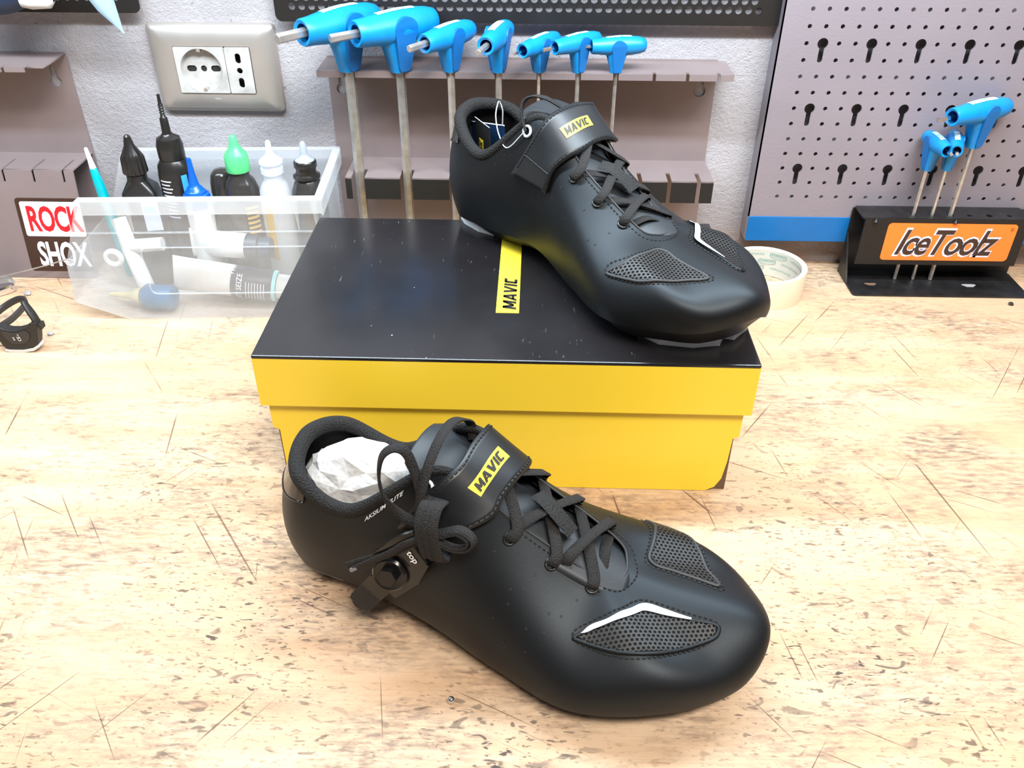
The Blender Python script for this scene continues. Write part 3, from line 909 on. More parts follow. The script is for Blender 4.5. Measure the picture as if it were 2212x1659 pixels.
# ================================================================== small things on the bench
tag(MB().lathe([(0.0022 * math.sin(math.pi * k / 16) + 1e-5, -0.0022 * math.cos(math.pi * k / 16) + 0.0022) for k in range(17)], 24, 'z', (0, 0, 0), cap=False).build('steel_bead', M['chrome'], smooth=True),
    'tiny shiny steel bead on the bench in front of the shoe', 'bead')
bpy.data.objects['steel_bead'].location = (-0.0387, 0.2920, 0.0)
for k, (x, y, r) in enumerate(((-0.4410, 0.6701, 0.0028), (-0.4980, 0.7432, 0.0034), (0.4790, 0.752, 0.0026))):
    bm = bmesh.new(); bmesh.ops.create_icosphere(bm, subdivisions=2, radius=r)
    rnd = random.Random(k)
    for q in bm.verts:
        q.co *= 1 + 0.35 * (rnd.random() - 0.5)
        q.co.z = max(-r * 0.5, q.co.z * 0.6)
    me = bpy.data.meshes.new('crumb'); bm.to_mesh(me); bm.free()
    o = link_mesh('crumb', me, M['crumb'] if k < 2 else M['rubberblack'])
    o.location = (x, y, r * 0.5)
    tag(o, ['grey crumb beside the small black bike lamp', 'grey crumb on the bench behind the small black bike lamp', 'tiny black crumb on the bench by the black tool stand'][k], 'crumb')

# ---- small black bike lamp with rubber strap
lp = empty('bike_lamp', (0, 0.640, 0), label='small black bike lamp with curved back and rubber strap', cat='bike lamp')
out = [(-0.4712, 0.0170), (-0.4705, 0.0235), (-0.4690, 0.0258), (-0.4665, 0.0267), (-0.4648, 0.0251), (-0.4625, 0.0236), (-0.4579, 0.0224), (-0.4512, 0.0225), (-0.4451, 0.0242), (-0.4397, 0.0272), (-0.4364, 0.0307), (-0.4312, 0.0308), (-0.4315, 0.0260),
       (-0.4345, 0.0134), (-0.4360, 0.0088), (-0.4419, 0.0052), (-0.4509, 0.0032), (-0.4640, 0.0030), (-0.4668, 0.0036), (-0.4688, 0.0075)]
bd = MB().poly(out, 0.000, 0.009).build('body', M['rubberblack'], lp); bevel(bd, 0.0012, 3, 50)
inl = [(-0.4650, 0.0215), (-0.4579, 0.0208), (-0.4512, 0.0209), (-0.4440, 0.0226), (-0.4405, 0.0180), (-0.4450, 0.0115), (-0.4530, 0.0092), (-0.4600, 0.0110)]
ip = MB().poly([tuple(p) for p in spline(inl, 40, True)], -0.0009, 0.001).build('inset_panel', M['greyplastic'], lp)
for k, (t_, h_, px_, pz_) in enumerate((('CE', 0.0030, -0.4505, 0.0150), ('8V0', 0.0016, -0.4552, 0.0150), ('EU', 0.0012, -0.4505, 0.0190))):
    v, f = text2d(t_, h_, bold=0.02)
    ang = math.radians(90 + 8)
    mk('marking', [(px_ + (a * math.cos(ang) - c * math.sin(ang)), -0.0012, pz_ + (a * math.sin(ang) + c * math.cos(ang))) for a, c in v], f, M['whiteink'], ip)
lens_ = [(-0.4675, 0.0032), (-0.4640, 0.0024), (-0.4509, 0.0026), (-0.4419, 0.0046), (-0.4362, 0.0082), (-0.4358, 0.0058), (-0.4419, 0.0018), (-0.4509, -0.0002 + 0.0004), (-0.4645, 0.0003), (-0.4678, 0.0012)]
ln = MB().poly(lens_, -0.0003, 0.0093).build('lens', M['whiteplastic'], lp); tag(ln, 'white lens')
MB().box((-0.4352, 0.001, 0.0262), (-0.4283, 0.008, 0.0290)).build('hook', M['rubberblack'], lp)
MB().box((-0.4302, 0.001, 0.0235), (-0.4283, 0.008, 0.0264)).build('hook', M['rubberblack'], lp)
MB().ribbon(spline([(-0.4335, 0.005, 0.0285), (-0.4345, 0.006, 0.0330), (-0.4385, 0.008, 0.0410), (-0.4420, 0.010, 0.0475)], 14), [(1, 0, 0.5)] * 14, [0.008, 0.008, 0.0085, 0.009, 0.009, 0.009, 0.009, 0.009, 0.0085, 0.008, 0.0075, 0.007, 0.006, 0.005], 0.0028).build('strap_arm', M['rubberblack'], lp, smooth=True)
MB().ribbon(spline([(-0.4690, 0.006, 0.0225), (-0.4660, 0.026, 0.0215), (-0.4660, 0.050, 0.0230), (-0.4800, 0.060, 0.0200), (-0.4960, 0.055, 0.0120), (-0.5020, 0.035, 0.0070), (-0.4900, 0.012, 0.0090), (-0.4710, 0.008, 0.0150)], 50), [(0, 0, 1)] * 50, 0.0022, 0.006).build('strap', M['greyplastic'], lp, smooth=True)

# ---- chrome tool ends poking in from the left
w1 = empty('wrench', (-0.53, 0.742, 0), math.radians(30), 'shiny chrome wrench end at the left edge of the bench', 'wrench')
pr = [(0.0195 * math.cos(t), 0.0065 * math.sin(t)) for t in np.linspace(-math.pi / 2, math.pi / 2, 14)]
rings = []
for (sc_, z) in ((0.9, 0.0005), (1.0, 0.002), (1.0, 0.0065), (0.86, 0.0085)):
    rings.append([(x * 1.0 - (1 - sc_) * 0.004, y_ * sc_, z) for x, y_ in pr] + [(-0.09, 0.0065 * sc_, z), (-0.09, -0.0065 * sc_, z)])
MB().rings(rings).build('handle', M['chrome'], w1, smooth=True, angle=40)
w2 = empty('steel_bar', (-0.535, 0.7655, 0), math.radians(12), 'flat grey steel tool end lying behind the chrome wrench', 'bar')
MB().add([(-0.09, -0.006, 0), (0.010, -0.006, 0), (0.013, 0.000, 0), (0.010, 0.004, 0), (-0.09, 0.004, 0), (-0.09, -0.0045, 0.006), (0.008, -0.0045, 0.006), (0.0105, 0.0, 0.006), (0.008, 0.003, 0.006), (-0.09, 0.003, 0.006)],
         [(4, 3, 2, 1, 0), (5, 6, 7, 8, 9), (0, 1, 6, 5), (1, 2, 7, 6), (2, 3, 8, 7), (3, 4, 9, 8), (4, 0, 5, 9)]).build('bar_body', M['steel'], w2)
wr = empty('wire_pick', (-0.5366, 0.7600, 0), label='thin steel wire pick leaning against the sticker rack', cat='pick')
MB().tube(spline([(-0.06, -0.001, -0.001 + 0.002), (0.0, 0.003, 0.0085), (0.05, 0.010, 0.0190), (0.066, 0.0125, 0.0232), (0.0735, 0.0135, 0.0244), (0.077, 0.0135, 0.0222), (0.0735, 0.0130, 0.0208), (0.068, 0.0128, 0.0222)], 60), 0.0007, 8).build('wire', M['steel'], wr, smooth=True)

# ---- top left: pale nozzle and blue tool body hanging in front of the panel
nz = empty('nozzle', (-0.3765, 0.800, 0.268), label='pale blue translucent nozzle hanging from the top left panel', cat='nozzle')
ax = Vector((0.0138, 0.0, -0.0312)).normalized(); sd = Vector((0, 1, 0)); up = ax.cross(sd)
rr = []
for t, r in ((-0.06, 0.0110), (0.0, 0.0098), (0.010, 0.0086), (0.020, 0.0052), (0.030, 0.0018), (0.0345, 0.0007)):
    rr.append([ax * t + r * (math.cos(a) * sd * 0.8 + math.sin(a) * up) for a in np.linspace(0, 2 * math.pi, 24, endpoint=False)])
MB().rings(rr, cap=False).build('cone', M['nozzle'], nz, smooth=True)
MB().tube([ax * t for t in (-0.05, -0.02, 0.004)], [0.0075, 0.0075, 0.0055], 16).build('inner_stem', M['whiteplastic'], nz, smooth=True)
MB().rings([[(p[0] - 0.3765 + 0.3765, p[1], p[2]) for p in [Vector((x_, 0.026 + 0.003 * 0, z_)) for x_, z_ in circle(0.0 - 0.018, 0.045, 0.004, 12)]], [(x_, 0.004, z_) for x_, z_ in circle(-0.018, 0.045, 0.004, 12)]]).build('hanging_peg', M['blacksheet'], nz)
bl = empty('blue_grip', (-0.474, 0.800, 0.2640), label='blue rounded plier grip with a white end in the top left corner', cat='pliers')
rr = []
for t in np.linspace(0, 1, 16):
    a = math.pi * t
    r = 0.023 * max(0.02, math.sin(a)) ** 0.6
    rr.append([(-0.045 + 0.105 * t, r * 0.55 * math.cos(q), 0.004 + 0.012 * t - 0.0 + r * math.sin(q)) for q in np.linspace(0, 2 * math.pi, 20, endpoint=False)])
MB().rings(rr).build('grip', M['cardblue'], bl, smooth=True)
MB().lathe([(0.001, 0.0), (0.006, 0.002), (0.0075, 0.010), (0.0065, 0.026), (0.002, 0.030)], 18, 'x', (0.032, -0.010, 0.0015), cap=False).build('white_end', M['whiteplastic'], bl, smooth=True)
MB().lathe([(0.004, 0.008), (0.004, WY - 0.800 - 0.0145)], 12, 'y', (0.0, 0, 0.018)).build('hanging_peg', M['blacksheet'], bl)

# ================================================================== clear storage bin
bn = empty('storage_bin', (-0.3765, 0.6990, 0), math.radians(3.0), 'frosted clear plastic storage bin full of small bottles and tubes', 'storage bin')
BA, BB, BC, BE = (-0.0190, 0.1215), (-0.0435, 0.0606), (-0.0470, 0.0200), 0.1900
BDp = 0.118
prof = [BA, BB, BC, (-0.006, 0.0025), (0.0, 0.0004), (BE, 0.0004), (BE, 0.1215)]
for y0 in (0.0, BDp - 0.0016):
    MB().poly(prof, y0, y0 + 0.0016).build('side_wall', M['bin'], bn)
MB().box((BE - 0.0016, 0.0017, 0.002), (BE, BDp - 0.0017, 0.1215)).build('end_wall', M['bin'], bn)
MB().box((0.0, 0.0017, 0.0004), (BE - 0.0017, BDp - 0.0017, 0.0020)).build('base', M['bin'], bn)
def slab(p, q, name, th=0.0016):
    (xa, za), (xb, zb) = p, q
    nx, nz_ = -(zb - za), (xb - xa)
    l = math.hypot(nx, nz_); nx, nz_ = nx / l * th, nz_ / l * th
    MB().poly([(xa, za), (xb, zb), (xb + nx, zb + nz_), (xa + nx, za + nz_)], 0.0017, BDp - 0.0017).build(name, M['bin'], bn)
slab(BC, BB, 'front_lip'); slab((0.0, 0.0006), BC, 'scoop_panel')
# flared rim with its little ribs
rim = MB()
rim.poly([(-0.0205, 0.1100), (BE + 0.005, 0.1100), (BE + 0.005, 0.1235), (-0.0165, 0.1235), (-0.0185, 0.1225)], -0.0062, -0.0048)
rim.poly([(-0.0185, 0.1222), (BE + 0.005, 0.1222), (BE + 0.005, 0.1236), (-0.0165, 0.1236)], -0.0062, 0.0016)
rim.build('rim', M['binrim'], bn)
rim = MB(); rim.box((-0.0165, BDp - 0.0010, 0.1222), (BE + 0.005, BDp + 0.0050, 0.1236)); rim.box((-0.0165, BDp + 0.0038, 0.1120), (BE + 0.005, BDp + 0.0050, 0.1222)); rim.build('rim', M['binrim'], bn)
rim = MB(); rim.box((BE - 0.0010, 0.0, 0.1222), (BE + 0.0062, BDp, 0.1236)); rim.poly([(BE + 0.0048, 0.1222), (BE + 0.0062, 0.1222), (BE + 0.0062, 0.1085), (BE + 0.0055, 0.1080), (BE + 0.0048, 0.1090)], -0.0060, BDp); rim.build('rim', M['binrim'], bn)
for x in (0.0085, 0.0245, 0.0790, 0.0980, 0.1535, 0.1715, 0.1878):
    MB().add([(x - 0.0022, -0.0048, 0.1222), (x + 0.0022, -0.0048, 0.1222), (x + 0.0022, 0.0, 0.1222), (x - 0.0022, 0.0, 0.1222), (x - 0.0004, -0.0008, 0.0915), (x + 0.0004, -0.0008, 0.0915), (x + 0.0004, 0.0, 0.0915), (x - 0.0004, 0.0, 0.0915)],
             [(0, 1, 2, 3), (4, 7, 6, 5), (0, 4, 5, 1), (1, 5, 6, 2), (2, 6, 7, 3), (3, 7, 4, 0)]).build('rib', M['binrim'], bn)
MB().tube([(-0.030, -0.0008, 0.0905), (BE, -0.0008, 0.0905)], 0.0010, 8).build('step', M['bin'], bn, smooth=True)
MB().tube([(x, -0.0004, z) for x, z in rrect(0.026, 0.028, BE - 0.008, 0.0755, 0.006)], 0.0007, 6, closed=True).build('label_frame', M['bin'], bn, smooth=True)

# ================================================================== bottles in the bin
def body(mbp, name, m, par, n=36):
    return MB().lathe(mbp, n, cap=True).build(name, m, par, smooth=True, angle=45)
BZ = 0.0026
def patch(name, r, z0, z1, a0, a1, m, par, n=10):
    vv = []; ff = []
    for i in range(n + 1):
        a = math.radians(a0 + (a1 - a0) * i / n)
        vv += [(r * math.cos(a), r * math.sin(a), z0), (r * math.cos(a), r * math.sin(a), z1)]
    for i in range(n):
        ff.append((2 * i, 2 * i + 2, 2 * i + 3, 2 * i + 1))
    return mk(name, vv, ff, m, par, smooth=True)

# A square shouldered black bottle, ribbed conical cap
A_ = empty('bottle', (-0.3735, 0.778, BZ), math.radians(12), 'black square bottle with a ribbed conical black cap in the bin', 'bottle', 'bottles in the clear bin')
rr = []
for w, z in ((0.0150, 0), (0.0165, 0.002), (0.0165, 0.088), (0.0150, 0.097), (0.0095, 0.106), (0.0090, 0.112)):
    k = 0.0045 if w > 0.012 else w * 0.95
    rr.append([(x, y, z) for x, y in rrect(-w, -w, w, w, min(k, w * 0.98), 5)])
MB().rings(rr).build('body', M['bottleblack'], A_, smooth=True, angle=40)
cp = MB(); rr = []
for r, z, rib in ((0.0104, 0.1135, 1), (0.0108, 0.115, 1), (0.0100, 0.128, 1), (0.0086, 0.1325, 0), (0.0048, 0.1395, 0), (0.0030, 0.1480, 0), (0.0016, 0.1495, 0)):
    rr.append([((r + (0.0009 if (j % 4 < 2 and rib) else 0)) * math.cos(2 * math.pi * j / 64), (r + (0.0009 if (j % 4 < 2 and rib) else 0)) * math.sin(2 * math.pi * j / 64), z) for j in range(64)])
cp.rings(rr).build('cap', M['bottleblack'], A_, smooth=True, angle=28)
lb = MB().box((0.0010, -0.0172, 0.060), (0.0160, -0.0167, 0.090)).build('label_patch', M['labelpale'], A_)
MB().box((0.0030, -0.0175, 0.078), (0.0130, -0.0172, 0.085)).build('blue_mark', M['labelblue'], lb)

# B tall black bottle with a long needle
B_ = empty('bottle', (-0.3370, 0.782, BZ), math.radians(-6), 'tall black bottle with a long threaded needle tip in the bin', 'bottle', 'bottles in the clear bin')
body([(0.0150, 0), (0.0162, 0.002), (0.0162, 0.112), (0.0150, 0.121), (0.0118, 0.126)], 'body', M['bottleblack'], B_)
cap = body([(0.0118, 0.1265), (0.0122, 0.128), (0.0122, 0.1395), (0.0105, 0.1460), (0.0060, 0.1485), (0.0050, 0.150)], 'cap', M['bottleblack'], B_)
MB().lathe([(0.0042, 0.149), (0.0036, 0.164), (0.0022, 0.166), (0.0019, 0.1665)] + [(0.0019 if k % 2 else 0.0025, 0.1668 + 0.0012 * k) for k in range(9)] + [(0.0017, 0.178), (0.0013, 0.186)], 16).build('needle', M['bottleblack'], cap, smooth=True, angle=40)
for k in range(11):
    patch('print_line', 0.0164, 0.072 + 0.0036 * k, 0.0733 + 0.0036 * k, -125, -78 - (k * 7) % 13, M['greyprint'] if 'greyprint' in M else M['palegrey'], B_)
patch('cyan_print', 0.0164, 0.070, 0.114, -48, -28, M['labelblue'], B_)

# C blue stepped nozzle
C_ = empty('bottle', (-0.3130, 0.760, BZ), 0, 'small bottle with a bright blue stepped nozzle in the bin', 'bottle', 'bottles in the clear bin')
body([(0.0110, 0), (0.0120, 0.002), (0.0120, 0.086), (0.0110, 0.090)], 'body', M['whiteplastic'], C_)
body([(0.0128, 0.0885), (0.0130, 0.0895), (0.0130, 0.0965), (0.0118, 0.0980), (0.0118, 0.1000), (0.0100, 0.1010), (0.0095, 0.1030), (0.0078, 0.1040), (0.0072, 0.1062), (0.0058, 0.1072), (0.0045, 0.1100), (0.0030, 0.1200), (0.0022, 0.1330), (0.0018, 0.1345)], 'nozzle', M['capblue'], C_)

# D dark rounded bottle behind the blue nozzle
D_ = empty('bottle', (-0.2985, 0.795, BZ), 0, 'dark rounded bottle half hidden behind the blue nozzle in the bin', 'bottle', 'bottles in the clear bin')
body([(0.0115, 0), (0.0125, 0.002), (0.0125, 0.088), (0.0118, 0.098), (0.0102, 0.106), (0.0070, 0.110), (0.002, 0.111)], 'body', M['bottledark'], D_)
patch('side_seam', 0.0127, 0.02, 0.095, -55, -50, M['bottleblack'], D_)

# E dark bottle, green cap
E_ = empty('bottle', (-0.2748, 0.778, BZ), 0, 'smoky dark bottle with a bright green cap in the bin', 'bottle', 'bottles in the clear bin')
body([(0.0155, 0), (0.0168, 0.002), (0.0168, 0.088), (0.0160, 0.098), (0.0130, 0.107), (0.0095, 0.111), (0.0090, 0.118)], 'body', M['bottledark'], E_)
body([(0.0110, 0.1165), (0.0114, 0.1175), (0.0112, 0.1300), (0.0100, 0.1335), (0.0060, 0.1380), (0.0040, 0.1430), (0.0034, 0.1490), (0.0026, 0.1500)], 'cap', M['capgreen'], E_)
patch('gold_label', 0.0170, 0.030, 0.090, -75, -20, M['bottleblack'], E_)
for k in range(6):
    patch('gold_print', 0.01715, 0.058 + 0.005 * k, 0.0605 + 0.005 * k, -70, -28, M['goldprint'], E_)

# F clear dropper
F_ = empty('bottle', (-0.2428, 0.778, BZ), 0, 'milky clear dropper bottle in the bin', 'bottle', 'bottles in the clear bin')
body([(0.0145, 0), (0.0155, 0.002), (0.0155, 0.088), (0.0145, 0.098), (0.0110, 0.105), (0.0085, 0.108), (0.0085, 0.113)], 'body', M['clearbottle'], F_)
body([(0.0085, 0.1135), (0.0105, 0.115), (0.0105, 0.120), (0.0088, 0.1205), (0.0088, 0.124), (0.0110, 0.1245), (0.0110, 0.1265), (0.0075, 0.1295), (0.0040, 0.1325), (0.0030, 0.1360), (0.0024, 0.1445), (0.0014, 0.1458)], 'dropper_tip', M['clearbottle'], F_)
patch('gold_label', 0.0157, 0.030, 0.086, -130, -95, M['goldprint'], F_)

# G black dropper
G_ = empty('bottle', (-0.2105, 0.778, BZ), 0, 'black dropper bottle with a grey tip at the right of the bin', 'bottle', 'bottles in the clear bin')
body([(0.0155, 0), (0.0168, 0.002), (0.0168, 0.088), (0.0158, 0.098), (0.0122, 0.107), (0.0100, 0.110)], 'body', M['bottledark'], G_)
body([(0.0100, 0.1100), (0.0128, 0.1110), (0.0128, 0.1130), (0.0095, 0.1145), (0.0095, 0.1200), (0.0108, 0.1215), (0.0108, 0.1260), (0.0095, 0.1275)], 'collar', M['bottleblack'], G_)
body([(0.0092, 0.1275), (0.0080, 0.1290), (0.0045, 0.1315), (0.0036, 0.1340), (0.0032, 0.1430), (0.0018, 0.1450)], 'dropper_tip', mat('grey_tip_plastic', lin(150, 156, 170), 0.3), G_)
patch('navy_label', 0.0170, 0.030, 0.088, -150, -100, M['cardblue'], G_)

# teal pen leaning in the open end
pn = empty('pen', (-0.4010, 0.772, 0.0085), label='teal glue pen with a white tip leaning at the left end of the bin', cat='pen')
pdir = Vector((-0.0135, 0.004, 0.1335)).normalized()
MB().tube([pdir * t for t in (0, 0.002, 0.06, 0.095, 0.112, 0.1125)], [0.0045, 0.0056, 0.0056, 0.0048, 0.0034, 0.0030], 20).build('barrel', M['teal'], pn, smooth=True, angle=50)
MB().tube([pdir * t for t in (0.1126, 0.120, 0.1318, 0.1325)], [0.0031, 0.0024, 0.0016, 0.0008], 16).build('tip', M['whiteplastic'], pn, smooth=True, angle=50)

# ---- tubes and fittings lying at the bottom
def squeeze_tube(loc, rz, tilt, L, r, label, m, parts):
    t = empty('squeeze_tube', loc, rz, label, 'tube', 'tubes lying in the clear bin')
    t.rotation_euler = (0, tilt, rz)
    rr = []
    for k in range(12):
        s = k / 11
        wy = r * (1.25 - 0.25 * s); wz = max(0.0012, r * (1 - (1 - s) ** 1.8))
        rr.append([(s * L, wz * math.cos(a), wy * math.sin(a)) for a in np.linspace(0, 2 * math.pi, 26, endpoint=False)])
    MB().rings(rr).build('tube_body', m, t, smooth=True, angle=50)
    for nm, x0, x1, rad, mm in parts:
        MB().lathe([(rad * 0.98, x0), (rad, x0 + 0.0006), (rad, x1 - 0.0006), (rad * 0.97, x1)], 28, 'x').build(nm, mm, t, smooth=True, angle=40)
    return t
t1 = squeeze_tube((-0.3390, 0.7300, 0.0350), math.radians(2), math.radians(9), 0.060, 0.0150, 'white squeeze tube with a dark anti seize label in the bin', M['whiteplastic'],
                  [('dark_label', 0.056, 0.094, 0.0151, M['navy']), ('cyan_band', 0.0945, 0.098, 0.0150, M['palecyan']), ('cap', 0.0985, 0.114, 0.0120, M['whiteplastic'])])
lab = [o for o in t1.children if o.name.startswith('dark_label')][0]
v, f = text2d('ANTI SEIZE', 0.0052, bold=0.01)
def wrap(a, c):
    t = -math.pi / 2 - 0.25 + a / 0.0153
    return (0.0635 + c * -1.0, 0.01535 * math.sin(t), 0.01535 * math.cos(t)) if False else (0.0645 - c, 0.01535 * math.cos(math.pi + 0.15 - a / 0.0153), 0.01535 * math.sin(math.pi + 0.15 - a / 0.0153))
mk('lettering', [wrap(a, c) for a, c in v], f, M['whiteink'], lab)
for k in range(7):
    vv = [wrap(a, -0.007 - 0.0028 * k + dc) for a in np.linspace(-0.014, 0.010, 9) for dc in (0, 0.0008)]
    mk('small_print', vv, [(2 * i, 2 * i + 2, 2 * i + 3, 2 * i + 1) for i in range(8)], M['palegrey'], lab)
squeeze_tube((-0.3250, 0.7530, 0.0560), math.radians(-2), math.radians(3), 0.055, 0.0120, 'white squeeze tube with a navy cap lying behind the other in the bin', M['whiteplastic'],
             [('navy_band', 0.054, 0.066, 0.0121, M['navy']), ('cap', 0.067, 0.078, 0.0100, M['cardblue'])])
pf = empty('pipe_fitting', (-0.3850, 0.7420, 0.004), label='white plastic pipe fitting with a ring inside the bin', cat='fitting')
MB().tube([(0.014, -0.006, 0.008), (0.002, 0.004, 0.045), (-0.004, 0.010, 0.076)], [0.0075, 0.0075, 0.0070], 18).build('pipe', M['whiteplastic'], pf, smooth=True, angle=50)
MB().tube([(0.003, 0.004, 0.050), (0.034, 0.006, 0.052)], 0.0065, 18).build('branch', M['whiteplastic'], pf, smooth=True, angle=50)
MB().tube([(-0.0135 + 0.0070 * math.cos(a), -0.002, 0.040 + 0.0070 * math.sin(a)) for a in np.linspace(0, 2 * math.pi, 24, endpoint=False)], 0.0030, 10, closed=True).build('ring', M['whiteplastic'], pf, smooth=True)
MB().tube([(0.0148, -0.0065, 0.0055), (0.0140, -0.006, 0.0085)], 0.0080, 18).build('cyan_collar', M['palecyan'], pf, smooth=True, angle=40)
ab = empty('bottle', (-0.3680, 0.7180, 0.0155), math.radians(176), 'blue glue bottle lying in the bin with a yellowed nozzle', 'bottle')
MB().lathe([(0.0020, -0.032), (0.0110, -0.030), (0.0120, -0.026), (0.0120, -0.004), (0.0090, 0.0), (0.0060, 0.002)], 28, 'x').build('body', mat('petrol_blue_plastic', lin(20, 96, 140), 0.35), ab, smooth=True, angle=40)
MB().lathe([(0.0075, 0.002), (0.0070, 0.008), (0.0040, 0.012), (0.0022, 0.030), (0.0015, 0.034)], 20, 'x').build('nozzle', M['amber'], ab, smooth=True, angle=40)
cb = empty('carton', (-0.3440, 0.800, BZ), math.radians(4), 'pale cyan carton standing at the back of the bin', 'carton')
MB().box((-0.014, -0.010, 0), (0.030, 0.010, 0.078)).build('carton_body', M['palecyan'], cb)
MB().box((-0.0141, -0.0102, 0.050), (0.0301, 0.0102, 0.066)).build('blue_band', M['cardblue'], cb)

# ================================================================== cycling shoes
NS = 16
SV = np.array([0.25, -0.06, 0.9, 1.9, -2.5, 1.04, 6.6, -3.19, 1.34, 11.63, -4.2, 1.33, 16.28, -5.34, 0.75, 21.28, -6.55, 1.13, 26.28, -5.0, 1.57, 29.54, -2.16, 1.69, 30.35, 0.47, 2.72, 29.16, 3.24, 2.26, 26.87, 4.9, 1.81, 22.6, 6.26, 1.46, 17.23, 4.26, 0.99, 11.97, 2.85, 1.61, 6.63, 3.07, 1.39, 2.17, 2.49, 0.92,
               1.45, 0.16, 9.61, 2.69, -2.87, 8.93, 6.4, -3.25, 7.74, 11.71, -1.85, 11.47, 16.1, -1.34, 8.56, 19.86, -1.12, 6.37, 21.2, -1.06, 5.80, 21.8, -0.75, 5.62, 22.1, 0.1, 5.62, 21.95, 0.95, 5.72, 21.4, 1.75, 6.05, 19.63, 2.08, 7.05, 16.32, 2.22, 8.84, 11.77, 2.38, 11.54, 6.62, 3.57, 7.54, 2.76, 2.84, 9.02,
               0.82, 1.13, 0.68, 0.9, 0.84, 0.64, 0.89, 0.88, 0.99, 0.96, 0.9, 0.72, 0.91, 0.8, 0.7, 1.08,
               4.01, 3.25, 2.49, 3.01, 2.82, 2.55, 3.3, 2.72, 2.9, 2.76, 3.37, 2.69, 2.9, 3.01, 2.49, 3.16,
               1.85, 0.86, 0.28, 1.08, 2.08, 2.41, 3.52, 3.91, 4.62, 4.0, 3.56, 2.58, 2.13, 1.08, 0.3, 0.62,
               -2.92, -2.94, -2.21, -1.21, -0.95, -1.45, -1.03, -1.39, -1.01, -1.42, -1.0, -1.2, -0.92, -1.21, -2.2, -3.05])

def _ctrl():
    p0 = SV[:48].reshape(16, 3); p3 = SV[48:96].reshape(16, 3); b1, h1, b2, h2 = SV[96:].reshape(4, 16)
    tan = np.roll(p0, -1, 0) - np.roll(p0, 1, 0)
    out = np.stack([tan[:, 1], -tan[:, 0]], 1)
    out /= np.linalg.norm(out, axis=1)[:, None]
    p1 = p0.copy(); p1[:, :2] += out * b1[:, None]; p1[:, 2] += h1
    p2 = p3.copy(); p2[:, :2] += out * b2[:, None]; p2[:, 2] += h2
    return np.concatenate([p0, p1, p2, p3], 1)
CT = _ctrl()
def _cat(P, u):
    n = len(P); i = np.floor(u).astype(int); t = (u - i)[:, None]
    a, b_, c, d = P[(i - 1) % n], P[i % n], P[(i + 1) % n], P[(i + 2) % n]
    return .5 * ((2 * b_) + (-a + c) * t + (2 * a - 5 * b_ + 4 * c - d) * t * t + (-a + 3 * b_ - 3 * c + d) * t ** 3)
def S(u, t):
    """shoe skin, metres. u runs heel(0) - outer side - toe(8) - inner side; t from sole edge (0) to opening (1)"""
    u = np.atleast_1d(np.asarray(u, float)); t = np.broadcast_to(np.atleast_1d(np.asarray(t, float)), u.shape)
    Cc = _cat(CT, u); p = [Cc[:, 3 * k:3 * k + 3] for k in range(4)]
    t = t[:, None]
    return .01 * ((1 - t) ** 3 * p[0] + 3 * (1 - t) ** 2 * t * p[1] + 3 * (1 - t) * t * t * p[2] + t ** 3 * p[3])
def SN(u, t):
    u = np.atleast_1d(np.asarray(u, float)); t = np.broadcast_to(np.atleast_1d(np.asarray(t, float)), u.shape)
    e = 1e-3
    t1 = np.minimum(t + e, 1); t0 = np.maximum(t - e, 0)
    N = np.cross(S(u + e, t) - S(u - e, t), S(u, t1) - S(u, t0))
    return N / (np.linalg.norm(N, axis=1)[:, None] + 1e-15)
def SO(u, t, h):
    return S(u, t) + SN(u, t) * h

class Patch:
    """local flat chart of part of the skin, for laying out stitched panels"""
    def __init__(self, poly):
        poly = np.array(poly, float)
        self.u0, self.u1 = poly[:, 0].min() - .25, poly[:, 0].max() + .25
        self.t0, self.t1 = max(0.02, poly[:, 1].min() - .08), min(1, poly[:, 1].max() + .08)
        X = S(poly[:, 0], poly[:, 1]); self.c = X.mean(0)
        w, V = np.linalg.eigh(np.cov((X - self.c).T))
        self.ex, self.ey = V[:, 2], V[:, 1]
        if self.ex[0] < 0: self.ex = -self.ex
        nn = SN(poly[:, 0].mean(), poly[:, 1].mean())[0]
        if np.dot(np.cross(self.ex, self.ey), nn) < 0: self.ey = -self.ey
        uu, tt = np.meshgrid(np.linspace(self.u0, self.u1, 150), np.linspace(self.t0, self.t1, 110), indexing='ij')
        self.g = S(uu.ravel(), tt.ravel()); self.n = SN(uu.ravel(), tt.ravel())
        self.q = np.stack([(self.g - self.c) @ self.ex, (self.g - self.c) @ self.ey], 1)
        self.poly = self.to2(X)
    def to2(self, X):
        return np.stack([(X - self.c) @ self.ex, (X - self.c) @ self.ey], 1)
    def lift(self, P, h=0.0):
        P = np.atleast_2d(P); out = np.zeros((len(P), 3))
        for k, p in enumerate(P):
            d = ((self.q - p) ** 2).sum(1)
            i = np.argpartition(d, 4)[:4]
            w = 1 / (d[i] + 1e-9); w /= w.sum()
            n = (self.n[i] * w[:, None]).sum(0)
            out[k] = (self.g[i] * w[:, None]).sum(0) + n / np.linalg.norm(n) * h
        return out

def inside(p, poly):
    x, y = p; c = False; n = len(poly)
    for i in range(n):
        x1, y1 = poly[i]; x2, y2 = poly[i - 1]
        if (y1 > y) != (y2 > y) and x < (x2 - x1) * (y - y1) / (y2 - y1) + x1:
            c = not c
    return c

def resample(P, step, closed=True):
    P = np.array(P); Q = np.vstack([P, P[:1]]) if closed else P
    d = np.concatenate([[0], np.cumsum(np.linalg.norm(np.diff(Q, axis=0), axis=1))])
    n = max(3, int(d[-1] / step))
    s = np.linspace(0, d[-1], n, endpoint=not closed)
    return np.stack([np.interp(s, d, Q[:, k]) for k in range(Q.shape[1])], 1)

